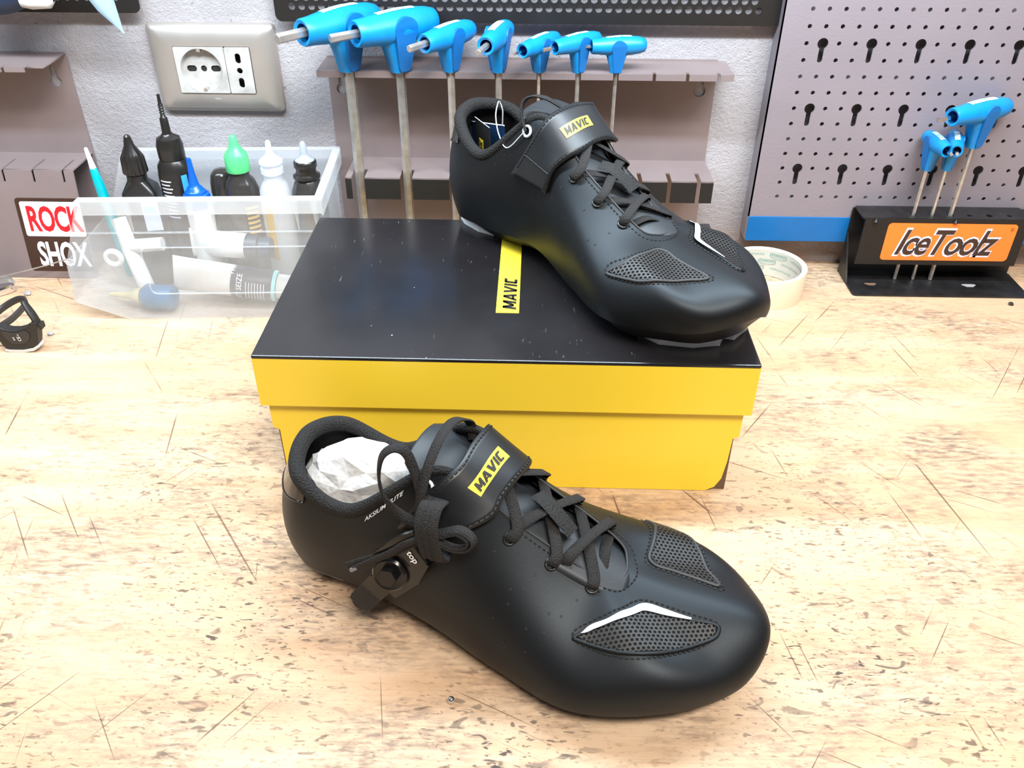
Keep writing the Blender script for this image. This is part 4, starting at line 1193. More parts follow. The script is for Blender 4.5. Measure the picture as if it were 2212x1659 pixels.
LAT_STITCH = [(5.0, .597), (5.08, .648), (5.4, .742), (6.2, .849), (7.08, .885), (7.38, .855), (7.52, .761), (7.58, .66), (7.62, .572), (7.54, .522), (7.38, .509), (7.12, .522), (6.66, .541), (6.18, .528), (5.84, .516), (5.54, .528), (5.28, .547), (5.06, .56)]
LAT_MESH = [(5.06, .585), (5.2, .635), (5.8, .748), (6.72, .824), (7.06, .818), (7.32, .73), (7.46, .642), (7.54, .566), (7.5, .535), (7.34, .522), (7.06, .553), (6.56, .566), (6.1, .56), (5.7, .56), (5.38, .572), (5.14, .579)]
LAT_STRIP_OUT = [(5.12, .618), (5.30, .690), (5.62, .748), (6.2, .826), (6.90, .858), (7.24, .845), (7.38, .78), (7.48, .66)]
LAT_STRIP_IN = [(5.20, .632), (5.42, .685), (5.8, .748), (6.3, .797), (6.80, .822), (7.08, .812), (7.30, .735), (7.45, .655)]
MED_MESH = [(10.8, .453), (10.66, .516), (10.38, .616), (9.76, .799), (9.18, .871), (8.84, .852), (8.72, .786), (8.58, .686), (8.50, .585), (8.66, .575), (8.94, .590), (9.5, .556), (10.14, .472), (10.56, .453)]
MED_STITCH = [(10.88, .428), (10.80, .522), (10.38, .667), (9.8, .824), (9.14, .900), (8.76, .881), (8.63, .805), (8.48, .686), (8.38, .575), (8.52, .543), (8.94, .560), (9.68, .503), (10.28, .428), (10.72, .415)]
LAT_EYE = [(3.98, .874), (4.54, .899), (5.32, .918)]
MED_EYE = [(12.06, .862), (11.46, .887), (10.72, .925)]
LAT_DOT = [(3.86, .748), (4.4, .786), (4.3, .667), (4.16, .623), (4.16, .541), (5.02, .799), (4.66, .635), (4.82, .66), (4.0, .415), (4.42, .478), (4.64, .516), (4.16, .314), (4.44, .346)]
MED_DOT = [(12.2, .698), (12.36, .547), (12.6, .384), (12.78, .358), (11.62, .748), (11.74, .616), (11.94, .553), (11.96, .447), (12.2, .403), (10.92, .78), (11.16, .604), (11.34, .585), (11.38, .428), (11.7, .239), (14.12, .333), (13.76, .535), (13.68, .786), (13.52, .799), (13.4, .73), (13.32, .786)]

def strap_surface():
    """strap as a grid: rows along its length (inner foot -> over the instep -> outer end), columns across"""
    gap = lambda ul, um, k, up: S(ul, 1.0)[0] * (1 - k) + S(um, 1.0)[0] * k + np.array([0, 0, up])
    back = [SO(13.34, .56, .0018)[0], SO(13.04, .70, .0024)[0], SO(12.86, .90, .0040)[0], gap(3.2, 12.80, .94, .0062), gap(3.2, 12.80, .5, .0085), gap(3.2, 12.80, .06, .0066), SO(3.06, .93, .0054)[0], SO(2.88, .80, .0050)[0], SO(2.66, .66, .0042)[0]]
    frnt = [SO(12.50, .53, .0018)[0], SO(12.40, .72, .0024)[0], SO(12.28, .92, .0035)[0], gap(3.85, 12.2, .92, .0055), gap(3.80, 12.2, .5, .0090), gap(3.75, 12.2, .08, .0065), SO(3.70, .93, .0050)[0], SO(3.55, .78, .0048)[0], SO(3.28, .64, .0040)[0]]
    b_, f_ = spline(back, 49), spline(frnt, 49)
    cols = 9
    G = np.zeros((49, cols, 3))
    for j in range(cols):
        w = j / (cols - 1)
        G[:, j] = b_ * (1 - w) + f_ * w
    return G
STRAP = strap_surface()
def strap_at(a, c, h=0.0):
    """a in [0,1] along the length, c in [0,1] across"""
    a = min(max(a, 0), 1) * 48; c = min(max(c, 0), 1) * 8
    i, j = min(int(a), 47), min(int(c), 7); x, y = a - i, c - j
    p = STRAP
    q = p[i, j] * (1 - x) * (1 - y) + p[i + 1, j] * x * (1 - y) + p[i, j + 1] * (1 - x) * y + p[i + 1, j + 1] * x * y
    n = np.cross(p[i + 1, j] - p[i, j], p[i, j + 1] - p[i, j])
    i2 = min(max(int(round(a)), 1), 47)
    n = np.cross(p[i2 + 1, 8] - p[i2 - 1, 0] + p[i2 + 1, 0] - p[i2 - 1, 8], p[i2, 8] - p[i2, 0])
    n /= np.linalg.norm(n)
    if n[2] < 0 and abs(n[2]) > 0.2: n = -n
    return q + n * h

def build_shoe(label, pose, mirror, cat='shoe'):
    root = empty('cycling_shoe', (pose[0], pose[1], pose[3]), pose[2], label, cat, 'pair of black cycling shoes')
    sg = -1.0 if mirror else 1.0
    def mkp(name, V, F, m, par=root, smooth=False, angle=None):
        V = np.array(V, float).copy(); V[:, 1] *= sg
        if mirror: F = [tuple(reversed(f)) for f in F]
        return mk(name, V, F, m, par, smooth, angle)
    def mbp(mb, name, m, par=root, smooth=False, angle=None):
        V = np.array(mb.v, float); V[:, 1] *= sg
        q = MB(); q.v = [tuple(x) for x in V]; q.f = mb.f
        return q.build(name, m, par, smooth, angle)
    def grid(X, closed):
        n, m_ = X.shape[:2]; V = X.reshape(-1, 3); F = []
        for i in range(n if closed else n - 1):
            k = (i + 1) % n
            for j in range(m_ - 1):
                F.append((i * m_ + j, k * m_ + j, k * m_ + j + 1, i * m_ + j + 1))
        return V, F
    NU, NT = 224, 30
    uu = np.linspace(0, 16, NU, endpoint=False); tt = np.linspace(0, 1, NT)
    X = np.stack([S(uu, t) for t in tt], 1)
    V, F = grid(X, True)
    up = mkp('upper', V, F, M['leather'], smooth=True)
    # inner lining and insole
    tl = np.linspace(0.14, 1, 16)
    XL = np.stack([SO(uu, t, -0.0045 - 0.0015 * (1 - t)) for t in tl], 1)
    V, F = grid(XL, True)
    mkp('lining', V, [tuple(reversed(f)) for f in F], M['blackfabric'], smooth=True)
    ring = XL[:, 0]; cen = ring.mean(0)
    rows = [cen + (ring - cen) * k for k in (1.0, 0.66, 0.33)]
    XI = np.stack(rows, 1); V, F = grid(XI, True); V = np.vstack([V, cen]); n = len(V) - 1
    F += [(i * 3 + 2, ((i + 1) % NU) * 3 + 2, n) for i in range(NU)]
    mkp('insole', V, F, M['blackfabric'], smooth=True)
    # sole: tucks in below the upper, flat on its pads
    P = S(uu, 0.0); cx = P.mean(0)
    def zsole(x):
        return float(np.interp(x, [0, .02, .06, .10, .15, .20, .24, .28, .31], [.006, .003, .0025, .0065, .0085, .005, .003, .007, .015]))
    N0 = SN(uu, 0.02).copy(); N0[:, 2] = 0; N0 /= np.linalg.norm(N0, axis=1)[:, None]
    r0 = S(uu, 0.03) - N0 * 0.0004
    r1 = P - N0 * 0.003; r1[:, 2] -= 0.001
    r2 = P - N0 * 0.011; r2[:, 2] = [max(zsole(x), 0.0) for x in r2[:, 0]]
    r2[:, 2] = np.minimum(r2[:, 2], r1[:, 2] - 0.002)
    cen2 = r2.mean(0)
    r3 = cen2 + (r2 - cen2) * 0.5; r3[:, 2] = [zsole(x) for x in r3[:, 0]]
    XS = np.stack([r3, r2, r1, r0], 1); V, F = grid(XS, True)
    c4 = cen2.copy(); c4[2] = zsole(c4[0]); V = np.vstack([V, c4]); n = len(V) - 1
    F += [(((i + 1) % NU) * 4, i * 4, n) for i in range(NU)]
    mkp('sole', V, F, M['sole'], smooth=True, angle=50)
    zt = -pose_floor
    def pad(name, xs, shrink, top):
        pts = []
        for x in xs:
            pass
    def block(name, outline, z0, z1, m):
        n = len(outline)
        V = [(x / 100, y / 100, z0) for x, y in outline] + [(x / 100 * 1.0, y / 100, z1) for x, y in outline]
        t = tessellate_polygon([[Vector((x, y, 0)) for x, y in outline]])
        F = [f for f in t] + [tuple(i + n for i in reversed(f)) for f in t] + [(i, (i + 1) % n, n + (i + 1) % n, n + i) for i in range(n)]
        q = MB(); q.add(V, F); return mbp(q, name, m)
    hp = [(1.2, -1.5), (1.2, 1.5), (2.2, 1.95), (4.2, 2.05), (5.6, 1.6), (5.9, 0), (5.6, -1.6), (4.2, -2.05), (2.2, -1.95)]
    tag(block('heel_pad', hp, zt, 0.012, M['whitepad']), 'white heel pad')
    tpd = [(23.8, 4.1), (25.6, 4.0), (27.4, 2.6), (28.4, 1.0), (28.0, 0.1), (28.6, -0.3), (28.4, -2.0), (26.5, -3.3), (24.2, -3.6), (23.4, 0)]
    tag(block('toe_pad', tpd, zt, 0.013, M['whitepad']), 'white toe pad')
    # padded collar
    cu_ = np.concatenate([np.linspace(12.72, 16, 60, endpoint=False), np.linspace(0, 3.28, 60)])
    XC = S(cu_ % 16, 1.0); NC = SN(cu_ % 16, 0.985); NC[:, 2] *= 0.3
    rad = np.interp(np.linspace(0, 1, 120), [0, .06, .2, .5, .8, .94, 1], [.0020, .0032, .0044, .0052, .0044, .0032, .0020])
    XC = XC - NC * (rad * 0.55)[:, None]
    mbp(MB().tube(XC, rad, 16), 'collar', M['knit'], smooth=True)
    # throat edge
    tu = np.linspace(3.1, 12.9, 110)
    mbp(MB().tube(SO(tu, 1.0, 0.0), 0.0008, 8), 'throat_edge', M['leather_edge'], up, smooth=True)
    # tongue
    cl = spline([(22.5, .05, 5.50), (20.8, .2, 6.22), (18.5, .35, 7.2), (16, .4, 8.35), (13.6, .35, 9.75), (11.6, .25, 10.95), (10.3, .2, 11.55), (9.45, .15, 11.75)], 40) / 100
    hw = np.interp(np.linspace(0, 1, 40), [0, .1, .3, .7, .9, 1], [.015, .020, .024, .027, .024, .019])
    XT = np.zeros((40, 13, 3))
    for j in range(13):
        s = -1 + 2 * j / 12
        XT[:, j] = cl + np.stack([np.zeros(40), hw * s, -0.22 * hw * s * s], 1)
    V, F = grid(XT, False)
    tg = mkp('tongue', V, [tuple(reversed(f)) for f in F], M['tongue'], smooth=True)
    sol = tg.modifiers.new('thickness', 'SOLIDIFY'); sol.thickness = 0.003; sol.offset = -1 if not mirror else -1
    # ---- stitched mesh panels
    def stitches(path3, normals, step, mbx, L=0.0018, w=0.0006, h=0.0007):
        pts = resample(path3, step, True)
        nn = len(pts)
        for i in range(nn):
            p = Vector(pts[i]); t = (Vector(pts[(i + 1) % nn]) - Vector(pts[i - 1])).normalized()
            k = np.argmin(((np.array(path3) - pts[i]) ** 2).sum(1)); n_ = Vector(normals[k])
            s = t.cross(n_).normalized()
            a, c = p - t * L / 2, p + t * L / 2
            mbx.add([a - s * w, a + s * w, c + s * w, c - s * w, a + n_ * h * .6, c + n_ * h * .6], [(0, 4, 5, 3), (4, 1, 2, 5), (0, 1, 4), (3, 5, 2)])
    st_mb = MB()
    for mesh_p, stitch_p, lat in ((LAT_MESH, LAT_STITCH, True), (MED_MESH, MED_STITCH, False)):
        pt = Patch(stitch_p)
        o2 = spline(pt.to2(S([a for a, _ in mesh_p], [c for _, c in mesh_p])), 90, True)
        cen = o2.mean(0)
        rings = [cen + (o2 - cen) * k for k in (1.0, .85, .68, .5, .32, .15)]
        R3 = np.stack([pt.lift(r, 0.0006) for r in rings], 1)
        V, F = grid(R3, True); V = np.vstack([V, pt.lift(cen, 0.0006)]); n = len(V) - 1
        F += [(i * 6 + 5, ((i + 1) % 90) * 6 + 5, n) for i in range(90)]
        a, b3, c3 = (Vector(V[F[0][k]]) for k in (0, 1, 2))
        nrm = (b3 - a).cross(c3 - a)
        if nrm.dot(Vector(SN(mesh_p[0][0], mesh_p[0][1])[0])) < 0: F = [tuple(reversed(f)) for f in F]
        mp_ = mkp('mesh_panel', V, F, M['netback'], smooth=True)
        tag(mp_, 'black open mesh vent panel')
        # the net itself: hexagon strands
        net = MB(); pitch = 0.0027; rh = pitch / math.sqrt(3)
        lo_, hi_ = o2.min(0), o2.max(0)
        cells = []
        r_i = 0; y_ = lo_[1]
        while y_ < hi_[1]:
            x_ = lo_[0] + (pitch / 2 if r_i % 2 else 0)
            while x_ < hi_[0]:
                if inside((x_, y_), o2): cells.append((x_, y_))
                x_ += pitch
            y_ += pitch * math.sqrt(3) / 2; r_i += 1
        if cells:
            Q = []
            for (x_, y_) in cells:
                for rr_ in (rh * 1.0, rh * 0.60):
                    for k in range(6):
                        q = np.array([x_ + rr_ * math.sin(math.pi / 3 * k), y_ + rr_ * math.cos(math.pi / 3 * k)])
                        if not inside(q, o2): q = cen + (q - cen) * 0.985
                        Q.append(q)
            L3 = pt.lift(np.array(Q), 0.0013)
            for ci in range(len(cells)):
                net.add(L3[ci * 12:ci * 12 + 12], [(k, (k + 1) % 6, 6 + (k + 1) % 6, 6 + k) for k in range(6)])
            tag(mbp(net, 'net_strands', M['net'], mp_), kind='stuff')
        mid2 = spline(pt.to2(S([a for a, _ in mesh_p], [c for _, c in mesh_p])), 120, True)
        mid2 = cen + (mid2 - cen) * 1.035
        mbp(MB().tube(pt.lift(mid2, 0.0004), 0.0012, 8, closed=True), 'panel_rim', M['leather_edge'] if not lat else M['leather'], mp_, smooth=True)
        s2 = spline(pt.to2(S([a for a, _ in stitch_p], [c for _, c in stitch_p])), 140, True)
        p3 = pt.lift(s2, 0.0003)
        nn = [(pt.lift(q, 0.001)[0] - pt.lift(q, 0.0)[0]) for q in s2]
        stitches(p3, [x / np.linalg.norm(x) for x in nn], 0.0030, st_mb)
        if lat:
            a3 = spline(LAT_STRIP_OUT, 40); b3_ = spline(LAT_STRIP_IN, 40)
            XA = np.stack([SO(a3[:, 0] * (1 - w) + b3_[:, 0] * w, np.minimum(1, a3[:, 1] * (1 - w) + b3_[:, 1] * w), 0.0021) for w in (0, .5, 1)], 1)
            V, F = grid(XA, False)
            tag(mkp('reflective_strip', V, [tuple(reversed(f)) for f in F], M['silver'], mp_, smooth=True), 'silver reflective strip')
    # stitching round the throat
    su = np.linspace(3.9, 12.1, 160)
    base3 = SO(su, 0.955, 0.0003); bn3 = SN(su, 0.955)
    pts = resample(base3, 0.0030, False)
    for i in range(1, len(pts) - 1):
        p = Vector(pts[i]); t = (Vector(pts[i + 1]) - Vector(pts[i - 1])).normalized(); n_ = Vector(bn3[np.argmin(((base3 - pts[i]) ** 2).sum(1))]); s = t.cross(n_).normalized()
        a, c = p - t * .00085, p + t * .00085; w = .00045
        st_mb.add([a - s * w, a + s * w, c + s * w, c - s * w, a + n_ * .0004, c + n_ * .0004], [(0, 4, 5, 3), (4, 1, 2, 5), (0, 1, 4), (3, 5, 2)])
    tag(mbp(st_mb, 'stitching', M['thread']), kind='stuff')
    # ventilation pricks
    for (u, t) in LAT_DOT + MED_DOT:
        c = SO(u, t, 0.00025)[0]; n_ = Vector(SN(u, t)[0]); s = n_.orthogonal().normalized(); q = n_.cross(s)
        V = [Vector(c) + 0.00085 * (math.cos(2 * math.pi * k / 10) * s + math.sin(2 * math.pi * k / 10) * q) for k in range(10)]
        mkp('vent_prick', V, [tuple(range(10))], M['thread'], up)
    # eyelets
    def torus_at(c, n_, R, r, name, m, par=root):
        n_ = Vector(n_).normalized(); s = n_.orthogonal().normalized(); q = n_.cross(s)
        pth = [Vector(c) + R * (math.cos(a) * s + math.sin(a) * q) for a in np.linspace(0, 2 * math.pi, 22, endpoint=False)]
        return mbp(MB().tube(pth, r, 8, closed=True), name, m, par, smooth=True)
    for (u, t) in LAT_EYE + MED_EYE:
        c = SO(u, t, 0.0006)[0]; n_ = SN(u, t)[0]
        torus_at(c, n_, 0.0031, 0.0008, 'eyelet', M['blackring'])
        s = Vector(n_).orthogonal().normalized(); q = Vector(n_).cross(s)
        mkp('eyelet_hole', [Vector(SO(u, t, 0.0005)[0]) + 0.0028 * (math.cos(2 * math.pi * k / 14) * s + math.sin(2 * math.pi * k / 14) * q) for k in range(14)], [tuple(range(14))], M['thread'], up)
    for (u, t) in ((2.90, .87), (13.14, .85)):
        tag(torus_at(SO(u, t, 0.0010)[0], SN(u, t)[0], 0.0036, 0.0010, 'top_eyelet', M['ring']), 'white plastic eyelet ring')
    # laces
    def lace(pts, normals, name='lace', width=0.0068, thick=0.0016, n=26, par=root):
        P = spline(pts, n); Nn = spline(normals, n)
        return mbp(MB().ribbon(P, Nn, width, thick), name, M['lace'], par, smooth=True, angle=70)
    def eye_pt(e, h): return SO(e[0], e[1], h)[0]
    up_ = np.array([0, 0, 1.0])
    def across(ea, eb, hb, sink=0.006):
        """from eyelet ea over its edge, across the throat, to the underside of the opposite edge near eb"""
        na = SN(ea[0], ea[1])[0]
        pa_, pe = eye_pt(ea, 0.0010), SO(ea[0], 0.985, 0.0032)[0]
        pb_ = S(eb[0], 1.0)[0] + np.array([0, 0, hb])
        pc = pe * 0.5 + pb_ * 0.5 + np.array([0, 0, 0.0022])
        nb = SN(eb[0], 0.97)[0]
        return [pa_ - na * 0.004, pa_ + na * 0.0012, pe, pc, pb_, pb_ + (pb_ - pc) * 0.25 - np.array([0, 0, sink])], [na, na, (na + up_) / 2, up_, (nb + up_) / 2, nb]
    pairs = [(LAT_EYE[0], (12.75, 1)), (LAT_EYE[1], (12.0, 1)), (LAT_EYE[2], (11.35, 1)), (MED_EYE[0], (3.35, 1)), (MED_EYE[1], (4.05, 1)), (MED_EYE[2], (4.75, 1))]
    for k, (a, c) in enumerate(pairs):
        P_, N_ = across(a, c, -0.0010 if k < 3 else 0.0010)
        if k >= 3:
            P_ = [np.array(p) + np.array([0, 0, 0.0016]) if 1 < i < 5 else p for i, p in enumerate(P_)]
        lace(P_, N_)
    P_ = [S(5.7, 1.0)[0] + np.array([0, 0, -.003]), (S(5.7, 1.0)[0] + S(10.6, 1.0)[0]) / 2 + np.array([0, 0, 0.0015]), S(10.6, 1.0)[0] + np.array([0, 0, -.003])]
    lace(P_, [up_, up_, up_])
    # webbing keeper on the tongue
    kp = np.array([(16.4, .9, 9.05), (17.1, .6, 8.95), (18.0, .25, 8.45), (18.9, .0, 7.70)]) / 100
    mbp(MB().ribbon(spline(kp, 14), [(0.45, 0, 0.9)] * 14, 0.0115, 0.0016), 'lace_keeper', M['webbing'], tg, smooth=True, angle=60)
    # strap
    V, F = grid(STRAP, False)
    sp = mkp('strap', V, F, M['strapleather'], smooth=True)
    sm = sp.modifiers.new('thickness', 'SOLIDIFY'); sm.thickness = 0.0024; sm.offset = 0
    sst = MB()
    for cc in (0.06, 0.94):
        path = np.array([strap_at(a, cc, 0.0013) for a in np.linspace(0.03, 0.95, 120)])
        pts = resample(path, 0.0032, False)
        for i in range(1, len(pts) - 1):
            p = Vector(pts[i]); t = (Vector(pts[i + 1]) - Vector(pts[i - 1])).normalized()
            aa = 0.03 + 0.92 * i / (len(pts) - 1)
            n_ = Vector(strap_at(aa, cc, 0.002) - strap_at(aa, cc, 0.0)).normalized(); s = t.cross(n_).normalized(); w = .0007
            a, c = p - t * .0011, p + t * .0011
            sst.add([a - s * w, a + s * w, c + s * w, c - s * w, a + n_ * .0005, c + n_ * .0005], [(0, 4, 5, 3), (4, 1, 2, 5), (0, 1, 4), (3, 5, 2)])
    tag(mbp(sst, 'strap_stitching', M['thread'], sp), kind='stuff')
    la0, la1, lc0, lc1 = (STRAP_LABEL_L if mirror else STRAP_LABEL_R)
    nA, nC = 18, 6
    XLb = np.array([[strap_at(la0 + (la1 - la0) * i / nA, lc0 + (lc1 - lc0) * j / nC, 0.0017) for j in range(nC + 1)] for i in range(nA + 1)])
    V, F = grid(XLb, False)
    lbl = mkp('strap_label', V, F, M['yellow'], sp, smooth=True); tag(lbl, 'yellow label lettered MAVIC')
    v, f = mavic2d(0.84, 0.66)
    ca, cc = (la0 + la1) / 2, (lc0 + lc1) / 2
    # lettering runs along the strap length, tops towards the ankle
    sgn = 1.0 if mirror else -1.0
    pts = [strap_at(ca + sgn * a * (la1 - la0), cc - b2_ * (lc1 - lc0), 0.0021) for a, b2_ in v]
    mkp('lettering', pts, f, M['ink'], lbl)
    # heel tab in patent leather
    hu = np.concatenate([np.linspace(14.72, 16, 12, endpoint=False), np.linspace(0, 1.28, 13)]); ht = np.linspace(.70, .985, 7)
    lowt = np.interp(np.abs(((hu + 8) % 16) - 8), [0, .6, 1.28], [.66, .72, .90])
    XH = np.stack([SO(hu % 16, lowt + (0.985 - lowt) * k, 0.0008) for k in np.linspace(0, 1, 7)], 1)
    V, F = grid(XH, False)
    mkp('heel_tab', V, F, M['patent'], smooth=True)
    mbp(MB().tube(XH[:, 0], 0.0007, 8), 'heel_tab_piping', M['patent'], up, smooth=True)
    # pull up the ankle end of the laces through the top eyelet
    return root, mkp, mbp, lace, up, sp, grid

def net_mats():
    M['net'] = mat('black_net_strand', (0.011, 0.0098, 0.0095, 1), 0.5, var=0.2)
    M['netback'] = mat('black_net_backing', (0.004, 0.0035, 0.0035, 1), 0.9)
net_mats()
STRAP_LABEL_R = (0.435, 0.705, 0.37, 0.63)
STRAP_LABEL_L = (0.335, 0.545, 0.36, 0.62)

# ---------------- right shoe on the bench
pose_floor = 0.0012
R_, mkp, mbp, lace, up_r, sp_r, grid = build_shoe('black cycling shoe with ratchet buckle standing on the bench in front of the box', (-0.1492, 0.4133, -0.3491, 0.0013), False)
cm = lambda pts: np.array(pts, float) / 100
# ratchet buckle
bk = mbp(MB().rings([[tuple(p) for p in (cm([(10.82, -4.1, 7.9), (12.2, -4.25, 7.2), (11.6, -4.5, 5.7), (10.0, -4.55, 3.9), (8.3, -4.25, 4.9), (9.1, -4.15, 6.4), (10.0, -4.1, 7.5)]) + np.array([0, d, 0]))] for d in (0.003, -0.004, -0.0055)]), 'buckle', M['plasticblack'])
bevel(bk, 0.0008, 2, 30)
# raised hexagonal release button and hub
hub = cm([9.85, -5.1, 5.95]); ax = Vector((0.12, -0.95, 0.28)).normalized(); s = ax.orthogonal().normalized(); q = ax.cross(s)
mbp(MB().rings([[Vector(hub) + ax * d + r * (math.cos(a) * s + math.sin(a) * q) for a in np.linspace(0, 2 * math.pi, 28, endpoint=False)] for d, r in ((-0.004, .0105), (0.001, .0105), (0.0025, .0092), (0.0022, .0070))]), 'hub', M['plasticblack'], bk, smooth=True, angle=40)
mbp(MB().rings([[Vector(hub) + ax * d + r * (math.cos(a) * s + math.sin(a) * q) for a in np.linspace(0.3, 0.3 + 2 * math.pi, 6, endpoint=False)] for d, r in ((0.001, .0062), (0.0060, .0056))]), 'button', M['plasticblack'], bk)
# serrated strap tail hanging below the buckle
ta, tb = cm([9.0, -4.75, 4.55]), cm([7.15, -4.75, 1.85])
rr = []
for k in range(22):
    t = k / 21
    c = Vector(ta) * (1 - t) + Vector(tb) * t
    d = (Vector(tb) - Vector(ta)).normalized(); nn_ = Vector((0, -1, 0.1)).normalized(); ss = d.cross(nn_).normalized()
    w = 0.0075 * (1 if t < .8 else math.sqrt(max(0.02, 1 - ((t - .8) / .2) ** 2))); th = 0.0018 + (0.0008 if (k % 2 and t > .35) else 0)
    rr.append([c + ss * w - nn_ * .0015, c - ss * w - nn_ * .0015, c - ss * w + nn_ * th, c + ss * w + nn_ * th])
mbp(MB().rings(rr), 'strap_tail', M['rubberblack'], bk)
# ratchet lever lying over the buckle
mbp(MB().ribbon(spline(cm([(11.5, -4.75, 9.15), (10.7, -4.95, 8.75), (9.9, -5.05, 8.0), (9.0, -5.05, 7.1)]), 16), [(0.1, -1, 0.25)] * 16, np.linspace(0.0085, 0.0045, 16), 0.0022), 'lever', M['plasticblack'], bk, smooth=True, angle=50)
v, f = text2d('top', 0.0048, bold=0.02)
o_ = np.array(cm([11.35, -5.12, 7.85])); e1 = np.array([0.66, -0.12, -0.74]); e1 /= np.linalg.norm(e1); e2 = np.array([0.74, 0.10, 0.66]); e2 /= np.linalg.norm(e2)
mbp(MB().ribbon([o_ - e1 * 0.007 + np.array([0, .0008, 0]), o_ + np.array([0, .0006, 0]), o_ + e1 * 0.007 + np.array([0, .0008, 0])], [(0.05, -1, 0.1)] * 3, 0.013, 0.001), 'strap_stop', M['plasticblack'], bk)
mkp('marking', [o_ + e1 * a + e2 * c + np.array([0, -0.0004, 0]) for a, c in v], f, M['whiteink'], bk)
# side lettering
def on_side(a, c):
    u = 2.20 + (a + 0.0225) * 9.6; t = 0.885 + c * 9.0 + (a + 0.0225) * 0.6
    return SO(u, min(t, .99), 0.0006)[0]
v, f = text2d('AKSIUM ELITE', 0.0050, bold=0.016, shear=0.1)
v[:, 0] *= 0.045 / (v[:, 0].max() - v[:, 0].min())
mkp('side_lettering', [on_side(a, c) for a, c in v], f, M['whiteink'], up_r)
# the bow: wrapped bundle, side loop, two tall loops, loose ends
def bow(pts, nrm, width=0.0068, thick=0.0017, n=44, name='lace_loop'):
    return lace(cm(pts), np.array(nrm, float), name, width, thick, n)
so_ = (0.15, -1, 0.25)
for k, dx in enumerate((-.42, -.05, .32)):
    bow([(12.2 + dx, -3.2, 10.75), (12.15 + dx, -4.0, 10.8), (12.2 + dx, -4.75, 10.1), (12.45 + dx, -5.05, 9.1), (12.75 + dx, -5.05, 8.2), (12.7 + dx, -4.4, 7.9), (12.5 + dx, -3.6, 8.3)],
        [(0, 0, 1), (0, -.5, 1), so_, so_, so_, (0, -1, -.6), (0, 0, -1)], 0.0062, name='lace_wrap')
for off in (0.0, 0.22):
    s_ = 1 - off
    c0 = np.array([13.55, -4.45, 9.35])
    ring_ = np.array([(12.5, -4.5, 9.45), (13.2, -4.3, 9.75), (13.85, -4.15, 9.95), (14.55, -4.2, 9.7), (14.7, -4.35, 9.3), (14.35, -4.5, 8.98), (13.6, -4.6, 8.85), (12.6, -4.65, 9.1)])
    pr_ = c0 + (ring_ - c0) * s_
    lace(pr_ / 100, np.array([(-.2, -.3, 1), (-.3, -.2, 1), (0, -.2, 1), (.8, -.2, .5), (1, -.2, 0), (.6, -.2, -1), (0, -.2, -1), (-.2, -.2, -1)], float), 'lace_loop', 0.0058, 0.0016, 48)
bow([(12.0, -4.55, 9.35), (11.62, -4.15, 9.41), (10.79, -4.0, 9.42), (10.17, -3.9, 9.55), (9.46, -3.75, 9.9), (8.95, -3.6, 10.6), (8.75, -3.4, 11.6), (8.9, -3.1, 12.7), (9.5, -2.8, 13.2), (10.1, -2.6, 12.9), (10.6, -2.7, 11.8), (11.0, -3.0, 10.8), (11.5, -3.7, 9.9)],
    [(0, -.6, 1), (0, -.6, 1), (0, -.7, .7), (-.3, -.7, .6), (-.6, -.7, .3), (-.8, -.5, 0), (-.8, -.5, .2), (-.6, -.5, .6), (0, -.4, 1), (.6, -.4, .7), (.8, -.4, .3), (.8, -.5, 0), (.6, -.7, 0)], 0.0060, n=70)
bow([(12.2, -4.7, 9.3), (11.45, -4.1, 9.75), (11.3, -3.75, 10.4), (11.3, -3.3, 11.3), (11.35, -2.4, 12.4), (11.4, -1.2, 13.1), (11.4, .2, 13.2), (11.5, 1.4, 12.7), (11.75, 2.2, 11.9), (12.0, 2.0, 10.9)],
    [(-.3, -1, .2), (-.4, -1, .2), (-.3, -1, .2), (-.3, -1, .4), (-.3, -.7, .8), (-.2, -.3, 1), (-.1, .1, 1), (0, .6, .8), (0, 1, .3), (0, 1, 0)], 0.0068, n=60)
bow([(12.2, -4.9, 9.2), (11.78, -4.8, 8.95), (11.02, -4.95, 8.45), (10.28, -5.1, 7.85), (8.63, -5.1, 6.65), (7.06, -5.05, 5.45)], [so_] * 6, 0.0050, n=30, name='lace_end')
bow([(12.2, -4.9, 9.35), (11.9, -4.85, 9.25), (11.0, -5.15, 8.75), (10.14, -5.35, 7.95), (8.9, -5.4, 6.85), (7.7, -5.35, 5.75)], [so_] * 6, 0.0042, n=30, name='lace_end')
mbp(MB().tube([cm([7.9, -5.36, 5.93]), cm([7.45, -5.34, 5.53])], 0.0013, 10), 'lace_tip', clear_plastic('lace_tip_plastic', (0.9, 0.92, 1, 1), 0.5, (0.5, 0.5, 0.52, 1), 0.1), smooth=True)

# crumpled paper in the shoe
bm = bmesh.new(); bmesh.ops.create_icosphere(bm, subdivisions=4, radius=1.0)
from mathutils import noise as mnoise
for w in bm.verts:
    d = w.co.normalized()
    k = 1.02 + 0.12 * mnoise.noise(d * 1.5) - 0.16 * abs(mnoise.noise(d * 2.3 + Vector((3, 1, 2)))) - 0.07 * abs(mnoise.noise(d * 5.0))
    w.co = Vector((d.x * 0.037 * k, d.y * 0.0265 * k, d.z * 0.030 * k))
me = bpy.data.meshes.new('paper_wad'); bm.to_mesh(me); bm.free()
pw = link_mesh('paper_wad', me, M['paper'])
dec = pw.modifiers.new('facets', 'DECIMATE'); dec.ratio = 0.30
ph = -0.3491
def shoe_w(x, y, z, pose=(-0.1492, 0.4133, -0.3491, 0.0013)):
    c, s = math.cos(pose[2]), math.sin(pose[2])
    return (pose[0] + c * x - s * y, pose[1] + s * x + c * y, pose[3] + z)
pw.location = shoe_w(0.053, 0.003, 0.067); pw.rotation_euler = (0, 0, ph)
